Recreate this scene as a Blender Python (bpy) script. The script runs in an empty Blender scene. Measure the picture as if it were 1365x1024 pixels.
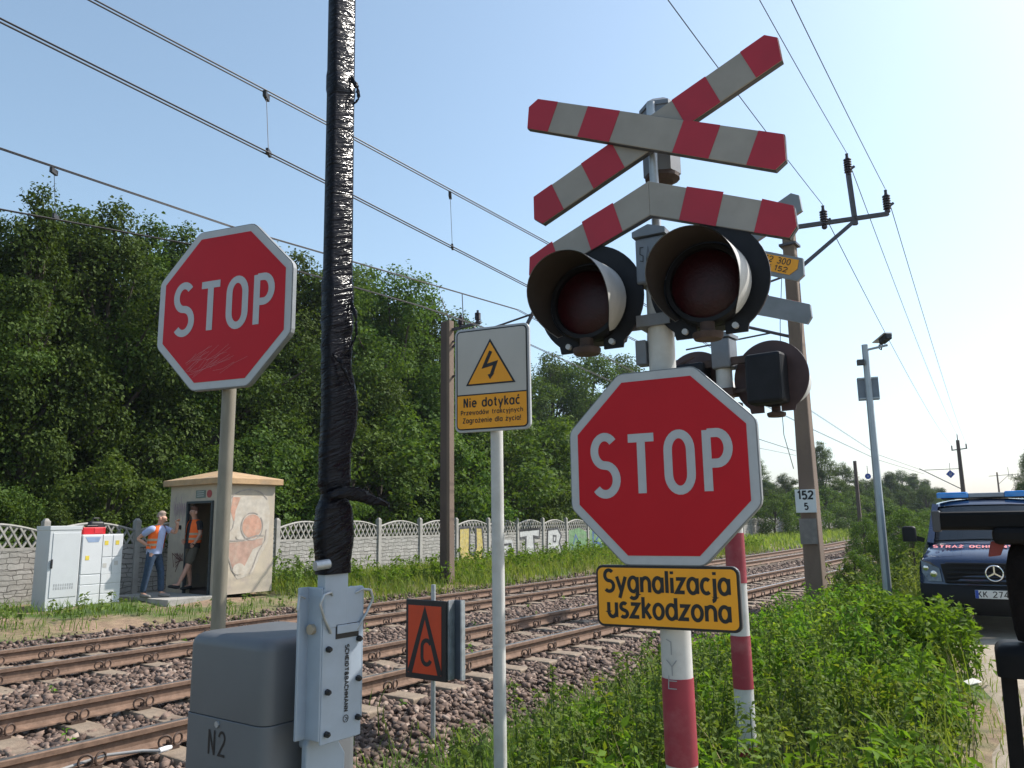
import bpy, math, random
import numpy as np
from mathutils import Matrix, Vector
C = bpy.context.scene
R = math.radians
random.seed(7)
rng = np.random.default_rng(11)

# ------------------------------------------------------------------ camera, sky, sun, exposure
H = 1.57                                   # eye height above the rail heads (z = 0)
FPX, PIT, ROL = 1050.0, R(9.87), R(.85)
_R = Vector((1, 0, 0)); FW = Vector((0, math.cos(PIT), math.sin(PIT))); _U = Vector((0, -math.sin(PIT), math.cos(PIT)))
RT = _R * math.cos(ROL) - _U * math.sin(ROL)
UP = _R * math.sin(ROL) + _U * math.cos(ROL)
cd = bpy.data.cameras.new('camera'); cam = bpy.data.objects.new('camera', cd); C.collection.objects.link(cam)
cd.sensor_fit = 'HORIZONTAL'; cd.sensor_width = 36; cd.lens = 36 * FPX / 1365
cd.clip_start = .05; cd.clip_end = 3000
m3 = Matrix((RT, UP, -FW)).transposed()
cam.matrix_world = Matrix.Translation((0, 0, H)) @ m3.to_4x4()
C.camera = cam

SUN_AZ, SUN_EL = 69, 46                    # clockwise from +Y
w = bpy.data.worlds.new('World'); C.world = w; w.use_nodes = True
nt = w.node_tree; bg = nt.nodes['Background']
sky = nt.nodes.new('ShaderNodeTexSky'); sky.sky_type = 'NISHITA'; sky.sun_disc = False
sky.sun_elevation = R(SUN_EL); sky.sun_rotation = R(SUN_AZ)
sky.air_density = 1.2; sky.dust_density = 1.8; sky.ozone_density = 4.5; sky.altitude = 100
hsv = nt.nodes.new('ShaderNodeHueSaturation'); hsv.inputs['Saturation'].default_value = .84; hsv.inputs['Hue'].default_value = .487
nt.links.new(sky.outputs[0], hsv.inputs['Color']); nt.links.new(hsv.outputs[0], bg.inputs[0]); bg.inputs[1].default_value = .148
sl = bpy.data.lights.new('sun', 'SUN'); sl.energy = 4.5; sl.angle = R(.5); sl.color = (1, .95, .87)
so = bpy.data.objects.new('sun', sl); C.collection.objects.link(so)
sd = Vector((math.sin(R(SUN_AZ)) * math.cos(R(SUN_EL)), math.cos(R(SUN_AZ)) * math.cos(R(SUN_EL)), math.sin(R(SUN_EL))))
so.rotation_euler = sd.to_track_quat('Z', 'Y').to_euler(); so.location = sd * 60
C.view_settings.view_transform = 'Standard'; C.view_settings.look = 'None'
C.view_settings.exposure = .5; C.view_settings.gamma = 1
C.render.engine = 'CYCLES'
C.cycles.max_bounces = 6; C.cycles.transparent_max_bounces = 8

# ------------------------------------------------------------------ frames of reference
AZ = R(35.8)
D = Vector((math.sin(AZ), math.cos(AZ), 0)); N = Vector((-math.cos(AZ), math.sin(AZ), 0))
TR = -AZ                                   # rotation of things square to the track
def shift(s): return max(0, s - 25) ** 2 / 700
def W(s, d, z=0): return D * s + N * (d + shift(s)) + Vector((0, 0, z))
def heading(s): return TR + math.atan(2 * max(0, s - 25) / 700)
def ray(px, py): return FW + RT * ((px - 682.5) / FPX) + UP * ((512 - py) / FPX)
def at_d(px, py, d):
    r = ray(px, py); return r * (d / r.dot(N)) + Vector((0, 0, H))
def at_y(px, py, y):
    r = ray(px, py); return r * (y / r.y) + Vector((0, 0, H))
def at_z(px, py, z):
    r = ray(px, py); return r * ((z - H) / r.z) + Vector((0, 0, H))
def gz(d, s=10):
    """height of the ground across the line"""
    xs = [-60, -3, .5, 2.4, 4.2, 4.75, 5.55, 8.45, 9.7, 12.9, 13.3, 14.2, 16, 20, 60, 400]
    zs = [.0, -.04, -.08, -.14, -.36, -.40, -.215, -.215, -.215, -.215, -.05, .05, .12, .1, .3, .5]
    return np.interp(d, xs, zs)

# ------------------------------------------------------------------ materials
def _nodes(name):
    m = bpy.data.materials.new(name); m.use_nodes = True
    t = m.node_tree; return m, t, t.nodes['Principled BSDF']
def _n(t, typ, **kw):
    n = t.nodes.new(typ)
    for k, v in kw.items(): setattr(n, k, v)
    return n
def _ramp(t, fac, stops):
    r = _n(t, 'ShaderNodeValToRGB'); e = r.color_ramp.elements
    while len(e) > 1: e.remove(e[-1])
    e[0].position = stops[0][0]; e[0].color = (*stops[0][1], 1)
    for p, c in stops[1:]:
        x = e.new(p); x.color = (*c, 1)
    t.links.new(fac, r.inputs[0]); return r.outputs[0]
def _noise(t, scale, detail=4, rough=.55, vec=None, dist=0):
    n = _n(t, 'ShaderNodeTexNoise'); n.inputs['Scale'].default_value = scale; n.inputs['Detail'].default_value = detail
    n.inputs['Roughness'].default_value = rough; n.inputs['Distortion'].default_value = dist
    t.links.new(vec if vec else _obj(t), n.inputs['Vector']); return n.outputs[0]
def _obj(t):
    for n in t.nodes:
        if n.type == 'TEX_COORD': return n.outputs['Object']
    return _n(t, 'ShaderNodeTexCoord').outputs['Object']
def _mapped(t, scale):
    m = _n(t, 'ShaderNodeMapping'); m.inputs['Scale'].default_value = scale
    t.links.new(_obj(t), m.inputs[0]); return m.outputs[0]
def _mix(t, f, a, b, mode='MIX'):
    n = _n(t, 'ShaderNodeMix', data_type='RGBA', blend_type=mode)
    for s, v in ((0, f), (6, a), (7, b)):
        if isinstance(v, (int, float)): n.inputs[s].default_value = v
        elif isinstance(v, tuple): n.inputs[s].default_value = (*v, 1)
        else: t.links.new(v, n.inputs[s])
    return n.outputs[2]
def _bump(t, b, h, strength, dist=.02):
    n = _n(t, 'ShaderNodeBump'); n.inputs['Strength'].default_value = strength; n.inputs['Distance'].default_value = dist
    t.links.new(h, n.inputs['Height']); t.links.new(n.outputs[0], b.inputs['Normal']); return n
MATS = {}
def pm(name, col, rough=.6, metal=0, var=.12, scale=6, bump=0, bscale=60, dirt=None, dirt_amt=.5, dscale=3, coat=0, spec=.5, stretch=None):
    """painted / metal / plastic surface with blotchy variation and optional dirt patches"""
    if name in MATS: return MATS[name]
    m, t, b = _nodes(name)
    vec = _mapped(t, stretch) if stretch else None
    n1 = _noise(t, scale, vec=vec)
    lo = tuple(c * (1 - var) for c in col); hi = tuple(min(1, c * (1 + var)) for c in col)
    c = _ramp(t, n1, [(.3, lo), (.7, hi)])
    if dirt:
        n2 = _noise(t, dscale, 8, .65, vec=vec)
        f = _ramp(t, n2, [(.48, (0, 0, 0)), (.72, (dirt_amt,) * 3)])
        c = _mix(t, f, c, dirt)
    t.links.new(c, b.inputs['Base Color'])
    b.inputs['Roughness'].default_value = rough; b.inputs['Metallic'].default_value = metal
    b.inputs['Coat Weight'].default_value = coat; b.inputs['Specular IOR Level'].default_value = spec
    if bump: _bump(t, b, _noise(t, bscale, 5), bump)
    MATS[name] = m; return m
def leaf_mat(name, dark, mid, light, trans=.3, scale=.35):
    m, t, b = _nodes(name)
    g = _n(t, 'ShaderNodeNewGeometry')
    c = _ramp(t, g.outputs['Random Per Island'], [(0, dark), (.5, mid), (1, light)])
    n1 = _noise(t, scale, 3)
    c = _mix(t, _ramp(t, n1, [(.35, (0, 0, 0)), (.7, (.55,) * 3)]), c, tuple(x * .75 for x in light))
    oi = _n(t, 'ShaderNodeObjectInfo')
    hs = _n(t, 'ShaderNodeHueSaturation')
    mr = _n(t, 'ShaderNodeMapRange'); mr.inputs[3].default_value = .488; mr.inputs[4].default_value = .512
    t.links.new(oi.outputs['Random'], mr.inputs[0]); t.links.new(mr.outputs[0], hs.inputs['Hue'])
    mv = _n(t, 'ShaderNodeMapRange'); mv.inputs[3].default_value = .8; mv.inputs[4].default_value = 1.25
    t.links.new(oi.outputs['Random'], mv.inputs[0]); t.links.new(mv.outputs[0], hs.inputs['Value'])
    t.links.new(c, hs.inputs['Color']); c = hs.outputs[0]
    t.links.new(c, b.inputs['Base Color']); b.inputs['Roughness'].default_value = .65; b.inputs['Specular IOR Level'].default_value = .13
    tr = _n(t, 'ShaderNodeBsdfTranslucent'); t.links.new(_mix(t, 1.0, c, (1.0, 1.0, .45), 'MULTIPLY'), tr.inputs[0])
    mx = _n(t, 'ShaderNodeMixShader'); mx.inputs[0].default_value = trans
    t.links.new(b.outputs[0], mx.inputs[1]); t.links.new(tr.outputs[0], mx.inputs[2])
    t.links.new(mx.outputs[0], t.nodes['Material Output'].inputs[0]); return m

RED = pm('sign_red', (.47, .006, .015), .42, var=.07, scale=4, spec=.22, dirt=(.37, .008, .014), dirt_amt=.3, dscale=2)
SIGNGREY = pm('sign_white_reflective', (.42, .43, .45), .42, var=.05, scale=20)
BOARD_W = pm('board_white', (.30, .27, .235), .5, var=.08, scale=7, dirt=(.2, .18, .15), dirt_amt=.5, dscale=3)
BOARD_R = pm('board_red', (.38, .011, .028), .5, var=.1, scale=5)
BACK = pm('sign_back_grey', (.20, .21, .22), .5, .3, var=.12, scale=9)
EDGE = pm('dark_edge', (.05, .05, .055), .5)
BLACKP = pm('black_print', (.008, .008, .01), .5)
YEL = pm('sign_yellow', (.85, .35, .010), .5, var=.07, scale=6)
WARNW = pm('warning_white', (.47, .45, .42), .45, var=.05, scale=5)
GALV = pm('galvanised', (.42, .44, .46), .45, .55, var=.2, scale=14, dirt=(.25, .25, .25), dscale=9)
POLEOLD = pm('weathered_pole', (.24, .215, .17), .55, .3, var=.25, scale=10, dirt=(.12, .10, .07), dscale=6, dirt_amt=.7, stretch=(1, 1, .25))
POLEW = pm('pole_white', (.52, .51, .49), .45, var=.08, scale=9, dirt=(.35, .33, .3), dirt_amt=.6, dscale=5)
POLER = pm('pole_red', (.27, .022, .04), .5, var=.12, scale=8, dirt=(.45, .2, .2), dirt_amt=.4, dscale=6)
LAMPBLK = pm('lamp_black', (.010, .010, .013), .55, spec=.25, var=.3, scale=10)
LAMPBRN = pm('lamp_rusty_back', (.065, .036, .036), .65, var=.25, scale=8)
HOODOUT = pm('hood_grey', (.46, .45, .43), .6, var=.15, scale=9)
HOODIN = pm('hood_inside', (.036, .026, .021), .75, var=.2, scale=7)
LENS = pm('red_lens', (.030, .004, .006), .35, var=.25, scale=30, bump=.2, bscale=90, spec=.3)
RUSTM = pm('rust', (.06, .036, .029), .8, var=.35, scale=14, bump=.2)
GREYBOX = pm('clamp_grey', (.16, .175, .20), .55, .2, var=.15, scale=9, dirt=(.15, .12, .1))
CONC = pm('old_concrete', (.19, .135, .10), .85, var=.2, scale=5, bump=.35, bscale=30, dirt=(.10, .07, .055), dscale=2.5, dirt_amt=.8, stretch=(1, 1, .3))
CONCD = pm('dark_concrete', (.10, .07, .058), .85, var=.2, scale=5, bump=.35, bscale=30, dirt=(.07, .05, .045), dscale=2.5, dirt_amt=.8, stretch=(1, 1, .3))
FENCEC = pm('fence_concrete', (.36, .34, .31), .9, var=.18, scale=4, bump=.3, bscale=40, dirt=(.14, .14, .11), dscale=1.7, dirt_amt=.7)
WIRE = pm('wire', (.035, .033, .035), .5, .3)
INSUL = pm('insulator', (.03, .016, .02), .3)
STEELP = pm('painted_steel_dark', (.05, .045, .055), .5)
SLEEP = pm('sleeper_concrete', (.235, .18, .13), .9, var=.22, scale=7, bump=.3, bscale=50, dirt=(.10, .055, .035), dscale=3, dirt_amt=.85)
BLUEGREY = pm('blue_grey_paint', (.33, .39, .47), .42, .15, var=.07, scale=5, dirt=(.22, .24, .27), dirt_amt=.4)
BOXG = pm('machine_grey', (.115, .12, .128), .5, .1, var=.06, scale=4, bump=.03, bscale=300)
BOXTOP = BOXG
CABW = pm('cabinet_plastic', (.60, .61, .62), .5, var=.04, scale=4, dirt=(.42, .40, .36), dscale=2, dirt_amt=.4)
CABG = pm('cabinet_grey', (.52, .54, .55), .5, var=.04, scale=4, dirt=(.4, .38, .35), dscale=2, dirt_amt=.35)
REDPL = pm('red_plastic', (.55, .012, .02), .4)
SKIN = pm('skin', (.50, .27, .19), .55, var=.1, scale=20)

# ------------------------------------------------------------------ mesh building
class MB:
    def __init__(s): s.v = []; s.f = []
    def add(s, verts, faces, M=None):
        o = len(s.v)
        s.v += [tuple(M @ Vector(p)) for p in verts] if M else [tuple(p) for p in verts]
        s.f += [tuple(i + o for i in f) for f in faces]; return s
    def box(s, c, d, M=None, rz=0, taper=1):
        x, y, z = d[0] / 2, d[1] / 2, d[2] / 2; t = taper
        vs = [(-x, -y, -z), (x, -y, -z), (x, y, -z), (-x, y, -z), (-x * t, -y * t, z), (x * t, -y * t, z), (x * t, y * t, z), (-x * t, y * t, z)]
        T = Matrix.Translation(c) @ Matrix.Rotation(rz, 4, 'Z')
        if M: T = M @ T
        return s.add(vs, [(3, 2, 1, 0), (4, 5, 6, 7), (0, 1, 5, 4), (1, 2, 6, 5), (2, 3, 7, 6), (3, 0, 4, 7)], T)
    def bar(s, a, b, wd, th, up=(0, 0, 1)):
        a = Vector(a); b = Vector(b); z = (b - a); L = z.length; z.normalize()
        x = Vector(up).cross(z)
        if x.length < 1e-4: x = Vector((1, 0, 0)).cross(z)
        x.normalize(); y = z.cross(x)
        M = Matrix((x, y, z)).transposed().to_4x4(); M.translation = (a + b) / 2
        return s.box((0, 0, 0), (wd, th, L), M)
    def prism(s, poly, y0, y1, M=None):
        n = len(poly)
        vs = [(x, y0, z) for x, z in poly] + [(x, y1, z) for x, z in poly]
        fs = [tuple(range(n)), tuple(range(2 * n - 1, n - 1, -1))] + [(i, i + n, (i + 1) % n + n, (i + 1) % n) for i in range(n)]
        return s.add(vs, fs, M)
    def tube(s, pts, r, n=8, closed=False, M=None):
        pts = [Vector(p) for p in pts]; k = len(pts); rs = r if isinstance(r, (list, tuple)) else [r] * k
        vs = []; fs = []; px = None
        for i, p in enumerate(pts):
            if closed: t = pts[(i + 1) % k] - pts[i - 1]
            else: t = pts[min(i + 1, k - 1)] - pts[max(i - 1, 0)]
            t.normalize()
            if px is None:
                px = t.cross(Vector((0, 0, 1)))
                if px.length < .05: px = t.cross(Vector((0, 1, 0)))
            px = (px - t * px.dot(t)).normalized(); py = t.cross(px)
            for j in range(n):
                a = 2 * math.pi * j / n; vs.append(p + (px * math.cos(a) + py * math.sin(a)) * rs[i])
        for i in range(k if closed else k - 1):
            for j in range(n):
                a = i * n + j; b = i * n + (j + 1) % n; i2 = (i + 1) % k
                fs.append((a, b, i2 * n + (j + 1) % n, i2 * n + j))
        if not closed: fs += [tuple(range(n - 1, -1, -1)), tuple(range((k - 1) * n, k * n))]
        return s.add(vs, fs, M)
    def lathe(s, prof, n=20, M=None):
        vs = []; fs = []
        for r, z in prof:
            for j in range(n):
                a = 2 * math.pi * j / n; vs.append((r * math.cos(a), r * math.sin(a), z))
        for i in range(len(prof) - 1):
            for j in range(n): fs.append((i * n + j, i * n + (j + 1) % n, (i + 1) * n + (j + 1) % n, (i + 1) * n + j))
        fs += [tuple(range(n - 1, -1, -1)), tuple(range((len(prof) - 1) * n, len(prof) * n))]
        return s.add(vs, fs, M)
    def poly(s, pts, y=0, M=None):
        return s.add([(x, y, z) for x, z in pts], [tuple(range(len(pts)))], M)
    def ribbon(s, pts, wd, y=0, M=None, closed=False):
        """flat stroke in the x-z plane with mitred joints"""
        P = [Vector((p[0], p[1])) for p in pts]; k = len(P); L = []; Rr = []
        for i in range(k):
            a = P[i - 1] if (i > 0 or closed) else None; b = P[(i + 1) % k] if (i < k - 1 or closed) else None
            d1 = (P[i] - a).normalized() if a is not None else None; d2 = (b - P[i]).normalized() if b is not None else None
            if d1 is None: d1 = d2
            if d2 is None: d2 = d1
            n1 = Vector((-d1.y, d1.x)); n2 = Vector((-d2.y, d2.x)); m = n1 + n2
            m = m.normalized() if m.length > 1e-5 else n1
            k_ = min(2.2, 1 / max(.3, m.dot(n1)))
            L.append(P[i] + m * wd / 2 * k_); Rr.append(P[i] - m * wd / 2 * k_)
        vs = [(q.x, y, q.y) for q in L] + [(q.x, y, q.y) for q in Rr]
        fs = [(i, k + i, k + (i + 1) % k, (i + 1) % k) for i in range(k if closed else k - 1)]
        return s.add(vs, fs, M)
    def build(s, name, mat, parent=None, loc=None, rz=None, smooth=0, bevel=0):
        me = bpy.data.meshes.new(name); me.from_pydata(s.v, [], s.f); me.update()
        return link(name, me, mat, parent, loc, rz, smooth, bevel)
def link(name, me, mat, parent=None, loc=None, rz=None, smooth=0, bevel=0):
    if mat: me.materials.clear(); me.materials.append(mat)
    if smooth:
        me.polygons.foreach_set('use_smooth', [True] * len(me.polygons)); me.set_sharp_from_angle(angle=R(smooth))
    o = bpy.data.objects.new(name, me); C.collection.objects.link(o)
    if parent: o.parent = parent
    if loc is not None: o.location = loc
    if rz is not None: o.rotation_euler.z = rz
    if bevel:
        b = o.modifiers.new('bevel', 'BEVEL'); b.width = bevel; b.segments = 2; b.limit_method = 'ANGLE'; b.angle_limit = R(40)
    return o
def npmesh(name, verts, faces):
    me = bpy.data.meshes.new(name); nv = len(verts); nf, k = faces.shape
    me.vertices.add(nv); me.vertices.foreach_set('co', np.ascontiguousarray(verts, dtype=np.float32).ravel())
    me.loops.add(nf * k); me.loops.foreach_set('vertex_index', np.ascontiguousarray(faces, dtype=np.int32).ravel())
    me.polygons.add(nf); me.polygons.foreach_set('loop_start', np.arange(0, nf * k, k, dtype=np.int32))
    me.update(calc_edges=True); me.validate(); return me
def tag(o, label=None, cat=None, group=None, kind=None):
    for k, v in (('label', label), ('category', cat), ('group', group), ('kind', kind)):
        if v: o[k] = v
    return o
def thing(name, label, cat, loc=(0, 0, 0), rz=0, group=None):
    o = bpy.data.objects.new(name, None); C.collection.objects.link(o); o.empty_display_size = .2
    o.location = loc; o.rotation_euler.z = rz; return tag(o, label, cat, group)
def kids(o): return [c for c in C.collection.objects if c.parent == o]
def copy_tree(o, parent=None, table=None):
    c = o.copy(); C.collection.objects.link(c); c.parent = parent
    for ch in list(o.children): copy_tree(ch, c)
    return c
def MT(x=0, y=0, z=0, rz=0, rx=0): return Matrix.Translation((x, y, z)) @ Matrix.Rotation(rz, 4, 'Z') @ Matrix.Rotation(rx, 4, 'X')

# ------------------------------------------------------------------ lettering: a single-stroke road alphabet
def arc(cx, cy, rx, ry, a0, a1, n=None):
    n = n or max(5, int(abs(a1 - a0) / 13))
    return [(cx + rx * math.cos(R(a0 + (a1 - a0) * i / n)), cy + ry * math.sin(R(a0 + (a1 - a0) * i / n))) for i in range(n + 1)]
BOWL = arc(.27, .35, .26, .33, 0, 360, 28)
DOT = lambda x, y: [(x, y - .07), (x, y + .07)]
G = {
 'S': (.58, [arc(.29, .75, .26, .25, 38, 268) + arc(.29, .25, .28, .25, 88, -142)]),
 'T': (.62, [[(0, .945), (.62, .945)], [(.31, .9), (.31, 0)]]),
 'O': (.56, [arc(.28, .70, .26, .27, 180, 0) + arc(.28, .30, .26, .27, 0, -180) + [(.02, .70)]]),
 'P': (.54, [[(.05, 0), (.05, 1.0)], [(.07, .95), (.27, .95)] + arc(.27, .70, .25, .25, 80, -90) + [(.07, .45)]]),
 'R': (.56, [[(.05, 0), (.05, 1.0)], [(.07, .95), (.27, .95)] + arc(.27, .72, .25, .23, 80, -90) + [(.07, .49)], [(.27, .49), (.54, 0)]]),
 'C': (.54, [arc(.28, .70, .26, .30, 25, 180) + arc(.28, .30, .26, .30, 180, 335)]),
 'N': (.56, [[(.05, 0), (.05, 1)], [(.06, .97), (.50, .03)], [(.51, 0), (.51, 1)]]), 'U': (.56, [[(.03, 1), (.03, .28)] + arc(.28, .28, .25, .28, 180, 360) + [(.53, 1)]]),
 'A': (.62, [[(0, 0), (.31, 1), (.62, 0)], [(.13, .33), (.49, .33)]]), 'H': (.56, [[(.04, 0), (.04, 1)], [(.52, 0), (.52, 1)], [(.04, .5), (.52, .5)]]),
 'L': (.46, [[(.05, 1), (.05, .05), (.46, .05)]]), 'E': (.5, [[(.5, .95), (.05, .95), (.05, .05), (.5, .05)], [(.05, .5), (.42, .5)]]), 'I': (.1, [[(.05, 0), (.05, 1)]]),
 'D': (.56, [[(.05, 0), (.05, 1.0)], [(.07, .95), (.25, .95)] + arc(.25, .5, .28, .45, 85, -85) + [(.25, .05), (.07, .05)]]),
 'B': (.54, [[(.05, 0), (.05, 1.0)], [(.07, .95), (.25, .95)] + arc(.25, .73, .22, .22, 85, -90) + [(.07, .51)], [(.25, .51)] + arc(.26, .28, .25, .23, 85, -85) + [(.25, .05), (.07, .05)]]),
 'M': (.68, [[(.05, 0), (.05, 1)], [(.06, .96), (.34, .3)], [(.34, .3), (.62, .96)], [(.63, 0), (.63, 1)]]), 'K': (.54, [[(.05, 0), (.05, 1)], [(.5, 1), (.07, .42)], [(.2, .58), (.54, 0)]]),
 'Z': (.54, [[(0, .95), (.52, .95), (.02, .05), (.54, .05)]]), 'Ż': (.54, [[(0, .95), (.52, .95), (.02, .05), (.54, .05)], [(.27, 1.12), (.27, 1.24)]]), 'Y': (.58, [[(0, 1), (.29, .5), (.58, 1)], [(.29, .5), (.29, 0)]]),
 '&': (.6, [[(.56, 0), (.12, .68)] + arc(.27, .8, .17, .2, 200, -10) + [(.1, .36)] + arc(.24, .24, .22, .24, 150, 330) + [(.52, .5)]]),
 'a': (.56, [BOWL, [(.53, .7), (.53, 0)]]),
 'y': (.54, [[(0, .7), (.27, .02)], [(.54, .7), (.16, -.3)]]), 'g': (.56, [BOWL, [(.53, .7), (.53, -.08)] + arc(.28, -.08, .25, .22, 0, -140)]),
 'n': (.54, [[(.04, 0), (.04, .7)], [(.04, .4)] + arc(.28, .42, .23, .25, 170, 0) + [(.51, 0)]]),
 'l': (.1, [[(.05, 0), (.05, 1)]]), 'i': (.1, [[(.05, 0), (.05, .7)], [(.05, .86), (.05, .99)]]), 'z': (.48, [[(0, .65), (.45, .65), (.02, .05), (.48, .05)]]),
 'ż': (.48, [[(0, .65), (.45, .65), (.02, .05), (.48, .05)], [(.23, .84), (.23, .97)]]),
 'c': (.48, [arc(.28, .35, .26, .32, 50, 310)]), 'ć': (.48, [arc(.28, .35, .26, .32, 50, 310), [(.24, .84), (.38, 1.02)]]),
 'j': (.12, [[(.07, .7), (.07, -.12)] + arc(-.09, -.12, .16, .18, 0, -90), [(.07, .86), (.07, .99)]]),
 'u': (.54, [[(.04, .7), (.04, .28)] + arc(.27, .28, .23, .26, 180, 350), [(.51, .7), (.51, 0)]]),
 's': (.44, [arc(.22, .52, .18, .16, 38, 262) + arc(.22, .18, .2, .16, 82, -142)]),
 'k': (.46, [[(.05, 0), (.05, 1)], [(.44, .7), (.06, .27)], [(.17, .4), (.47, 0)]]), 'o': (.54, [BOWL]),
 'ó': (.54, [BOWL, [(.24, .84), (.38, 1.02)]]), 'd': (.56, [BOWL, [(.53, 1), (.53, 0)]]),
 'e': (.54, [[(.03, .36), (.52, .36)] + arc(.28, .35, .25, .32, 5, 318)]), 't': (.36, [[(.16, .95), (.16, .16)] + arc(.3, .18, .14, .14, 180, 290), [(0, .68), (.36, .68)]]),
 'r': (.34, [[(.04, 0), (.04, .7)], [(.04, .4)] + arc(.26, .42, .21, .25, 170, 65)]), 'w': (.7, [[(0, .7), (.18, 0), (.35, .66), (.52, 0), (.7, .7)]]),
 'h': (.54, [[(.04, 0), (.04, 1)], [(.04, .4)] + arc(.28, .42, .23, .25, 170, 0) + [(.51, 0)]]), '!': (.1, [[(.05, .3), (.05, 1)], [(.05, 0), (.05, .13)]]),
 '1': (.3, [[(.02, .78), (.22, 1), (.22, 0)]]), '2': (.54, [arc(.27, .73, .24, .25, 170, -35) + [(.03, .05), (.54, .05)]]),
 '5': (.52, [[(.48, .95), (.1, .95), (.07, .55)] + arc(.26, .31, .24, .29, 125, -145)]), '7': (.5, [[(0, .95), (.48, .95), (.18, 0)]]),
 '4': (.56, [[(.40, 0), (.40, 1), (.02, .28), (.56, .28)]]), '3': (.5, [arc(.24, .75, .22, .23, 150, -90) + arc(.24, .27, .24, .25, 90, -150)]),
 '0': (.5, [arc(.25, .5, .23, .47, 0, 360, 26)]), ' ': (.34, []),
}
def text(mb, s, h, wd, x=0, z=0, y=-.002, gap=.2, xs=1, align=0, M=None, width=None):
    """h: cap height in metres, wd: stroke width, align -1 left / 0 centred; width forces the total length"""
    adv = sum(G[c][0] * xs + gap for c in s) - gap
    if width:
        k = width / (adv * h); xs *= k; gap *= k; adv *= k
    cx = x - (adv * h / 2 if align == 0 else 0); e = 0
    for c in s:
        gw, st = G[c]
        for q in st:
            e += 1; cl = len(q) > 8 and math.dist(q[0], q[-1]) < .02
            mb.ribbon([(cx + px * h * xs, z + pz * h) for px, pz in (q[:-1] if cl else q)], wd, y - .00012 * (e % 4), M, closed=cl)
        cx += (gw * xs + gap) * h
    return mb

# ------------------------------------------------------------------ ground, ballast, path
def sheet(name, ss, ds, zf, mat):
    vs = []; fs = []
    for s in ss:
        for d in ds: p = W(s, d); vs.append((p.x, p.y, zf(d, s)))
    k = len(ds)
    for i in range(len(ss) - 1):
        for j in range(k - 1): fs.append((i * k + j, i * k + j + 1, (i + 1) * k + j + 1, (i + 1) * k + j)[::-1])
    me = bpy.data.meshes.new(name); me.from_pydata(vs, [], fs); me.update()
    o = link(name, me, mat, smooth=60); o['kind'] = 'structure'; return o
def ground_mat():
    m, t, b = _nodes('soil_and_grass')
    n1 = _noise(t, .55, 6, .6); n2 = _noise(t, 9, 6, .7); n3 = _noise(t, 60, 4)
    soil = _ramp(t, n2, [(.3, (.16, .105, .065)), (.7, (.34, .235, .15))])
    gr = _ramp(t, n2, [(.3, (.035, .06, .012)), (.7, (.10, .15, .03))])
    c = _mix(t, _ramp(t, n1, [(.4, (0, 0, 0)), (.58, (1, 1, 1))]), soil, gr)
    t.links.new(c, b.inputs['Base Color']); b.inputs['Roughness'].default_value = .95
    _bump(t, b, n3, .6, .03); return m
def sand_mat():
    m, t, b = _nodes('sandy_path')
    n2 = _noise(t, 3, 6, .7); n3 = _noise(t, 90, 4)
    c = _ramp(t, n2, [(.3, (.27, .21, .15)), (.7, (.47, .40, .31))])
    c = _mix(t, _ramp(t, n3, [(.5, (0, 0, 0)), (.75, (.5,) * 3)]), c, (.2, .16, .12))
    t.links.new(c, b.inputs['Base Color']); b.inputs['Roughness'].default_value = .95
    _bump(t, b, n3, .5, .02); return m
def ballast_mat():
    m, t, b = _nodes('ballast_bed')
    v = _n(t, 'ShaderNodeTexVoronoi'); v.inputs['Scale'].default_value = 16; t.links.new(_obj(t), v.inputs['Vector'])
    hs = _n(t, 'ShaderNodeSeparateColor'); t.links.new(v.outputs['Color'], hs.inputs[0])
    c = _ramp(t, hs.outputs[0], [(0, (.055, .036, .03)), (.5, (.13, .088, .07)), (1, (.24, .185, .16))])
    c = _mix(t, _ramp(t, v.outputs['Distance'], [(.35, (0, 0, 0)), (.75, (.85,) * 3)]), c, (.02, .015, .012))
    t.links.new(c, b.inputs['Base Color']); b.inputs['Roughness'].default_value = .9
    inv = _n(t, 'ShaderNodeMath', operation='SUBTRACT'); inv.inputs[0].default_value = 1; t.links.new(v.outputs['Distance'], inv.inputs[1])
    _bump(t, b, inv.outputs[0], 1, .05); return m
def path_edge(s): return np.interp(s, [-10, 3, 6, 9, 11, 14, 30, 60], [.35, .48, .64, 1.0, 1.5, 2.2, 2.3, 2.3])
SS = [-300, -100, -30, -10, -4] + list(np.arange(0, 40, 1.0)) + list(range(40, 120, 4)) + [130, 160, 200, 300, 500, 900]
DS = [-600, -200, -60, -20, -8, -3, -1, 0, .5, 1.2, 1.8, 2.4, 3, 3.6, 4.2, 4.5, 4.75, 5.1, 5.55, 7, 8.45, 9.7, 11, 12.9, 13.3, 13.8, 14.2, 15, 16, 18, 20, 30, 60, 200, 600]
def wob(d, s): return .03 * math.sin(1.7 * s + d * 2.3) + .02 * math.sin(3.1 * s - d * 1.1)
sheet('ground', SS, DS, lambda d, s: float(gz(d)) - .05 + (-.06 if d < path_edge(s) - .1 else wob(d, s) if not 4.4 < d < 13.2 else -.04), ground_mat())
sheet('ballast_bed', [x for x in SS if -40 < x < 400], [4.55, 4.75, 5.0, 5.3, 5.55, 6.2, 7, 7.8, 8.45, 9, 9.7, 10.5, 11.5, 12.6, 12.95, 13.25], lambda d, s: float(gz(d)) - .035, ballast_mat())
vs = []; fs = []
PS = [x for x in SS if -12 < x < 61]
for i, s in enumerate(PS):
    e = float(path_edge(s)) + .12 * math.sin(s * 2.1)
    for j in range(9):
        q_ = (0, .05, .12, .25, .4, .55, .7, .85, 1)[j]; d = e + .12 - (e + 4.3) * q_; p = W(s, d); vs.append((p.x, p.y, float(gz(d)) + (-.17, -.035, -.018)[min(j, 2)] + .006 * math.sin(3 * s + 2 * j)))
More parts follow.
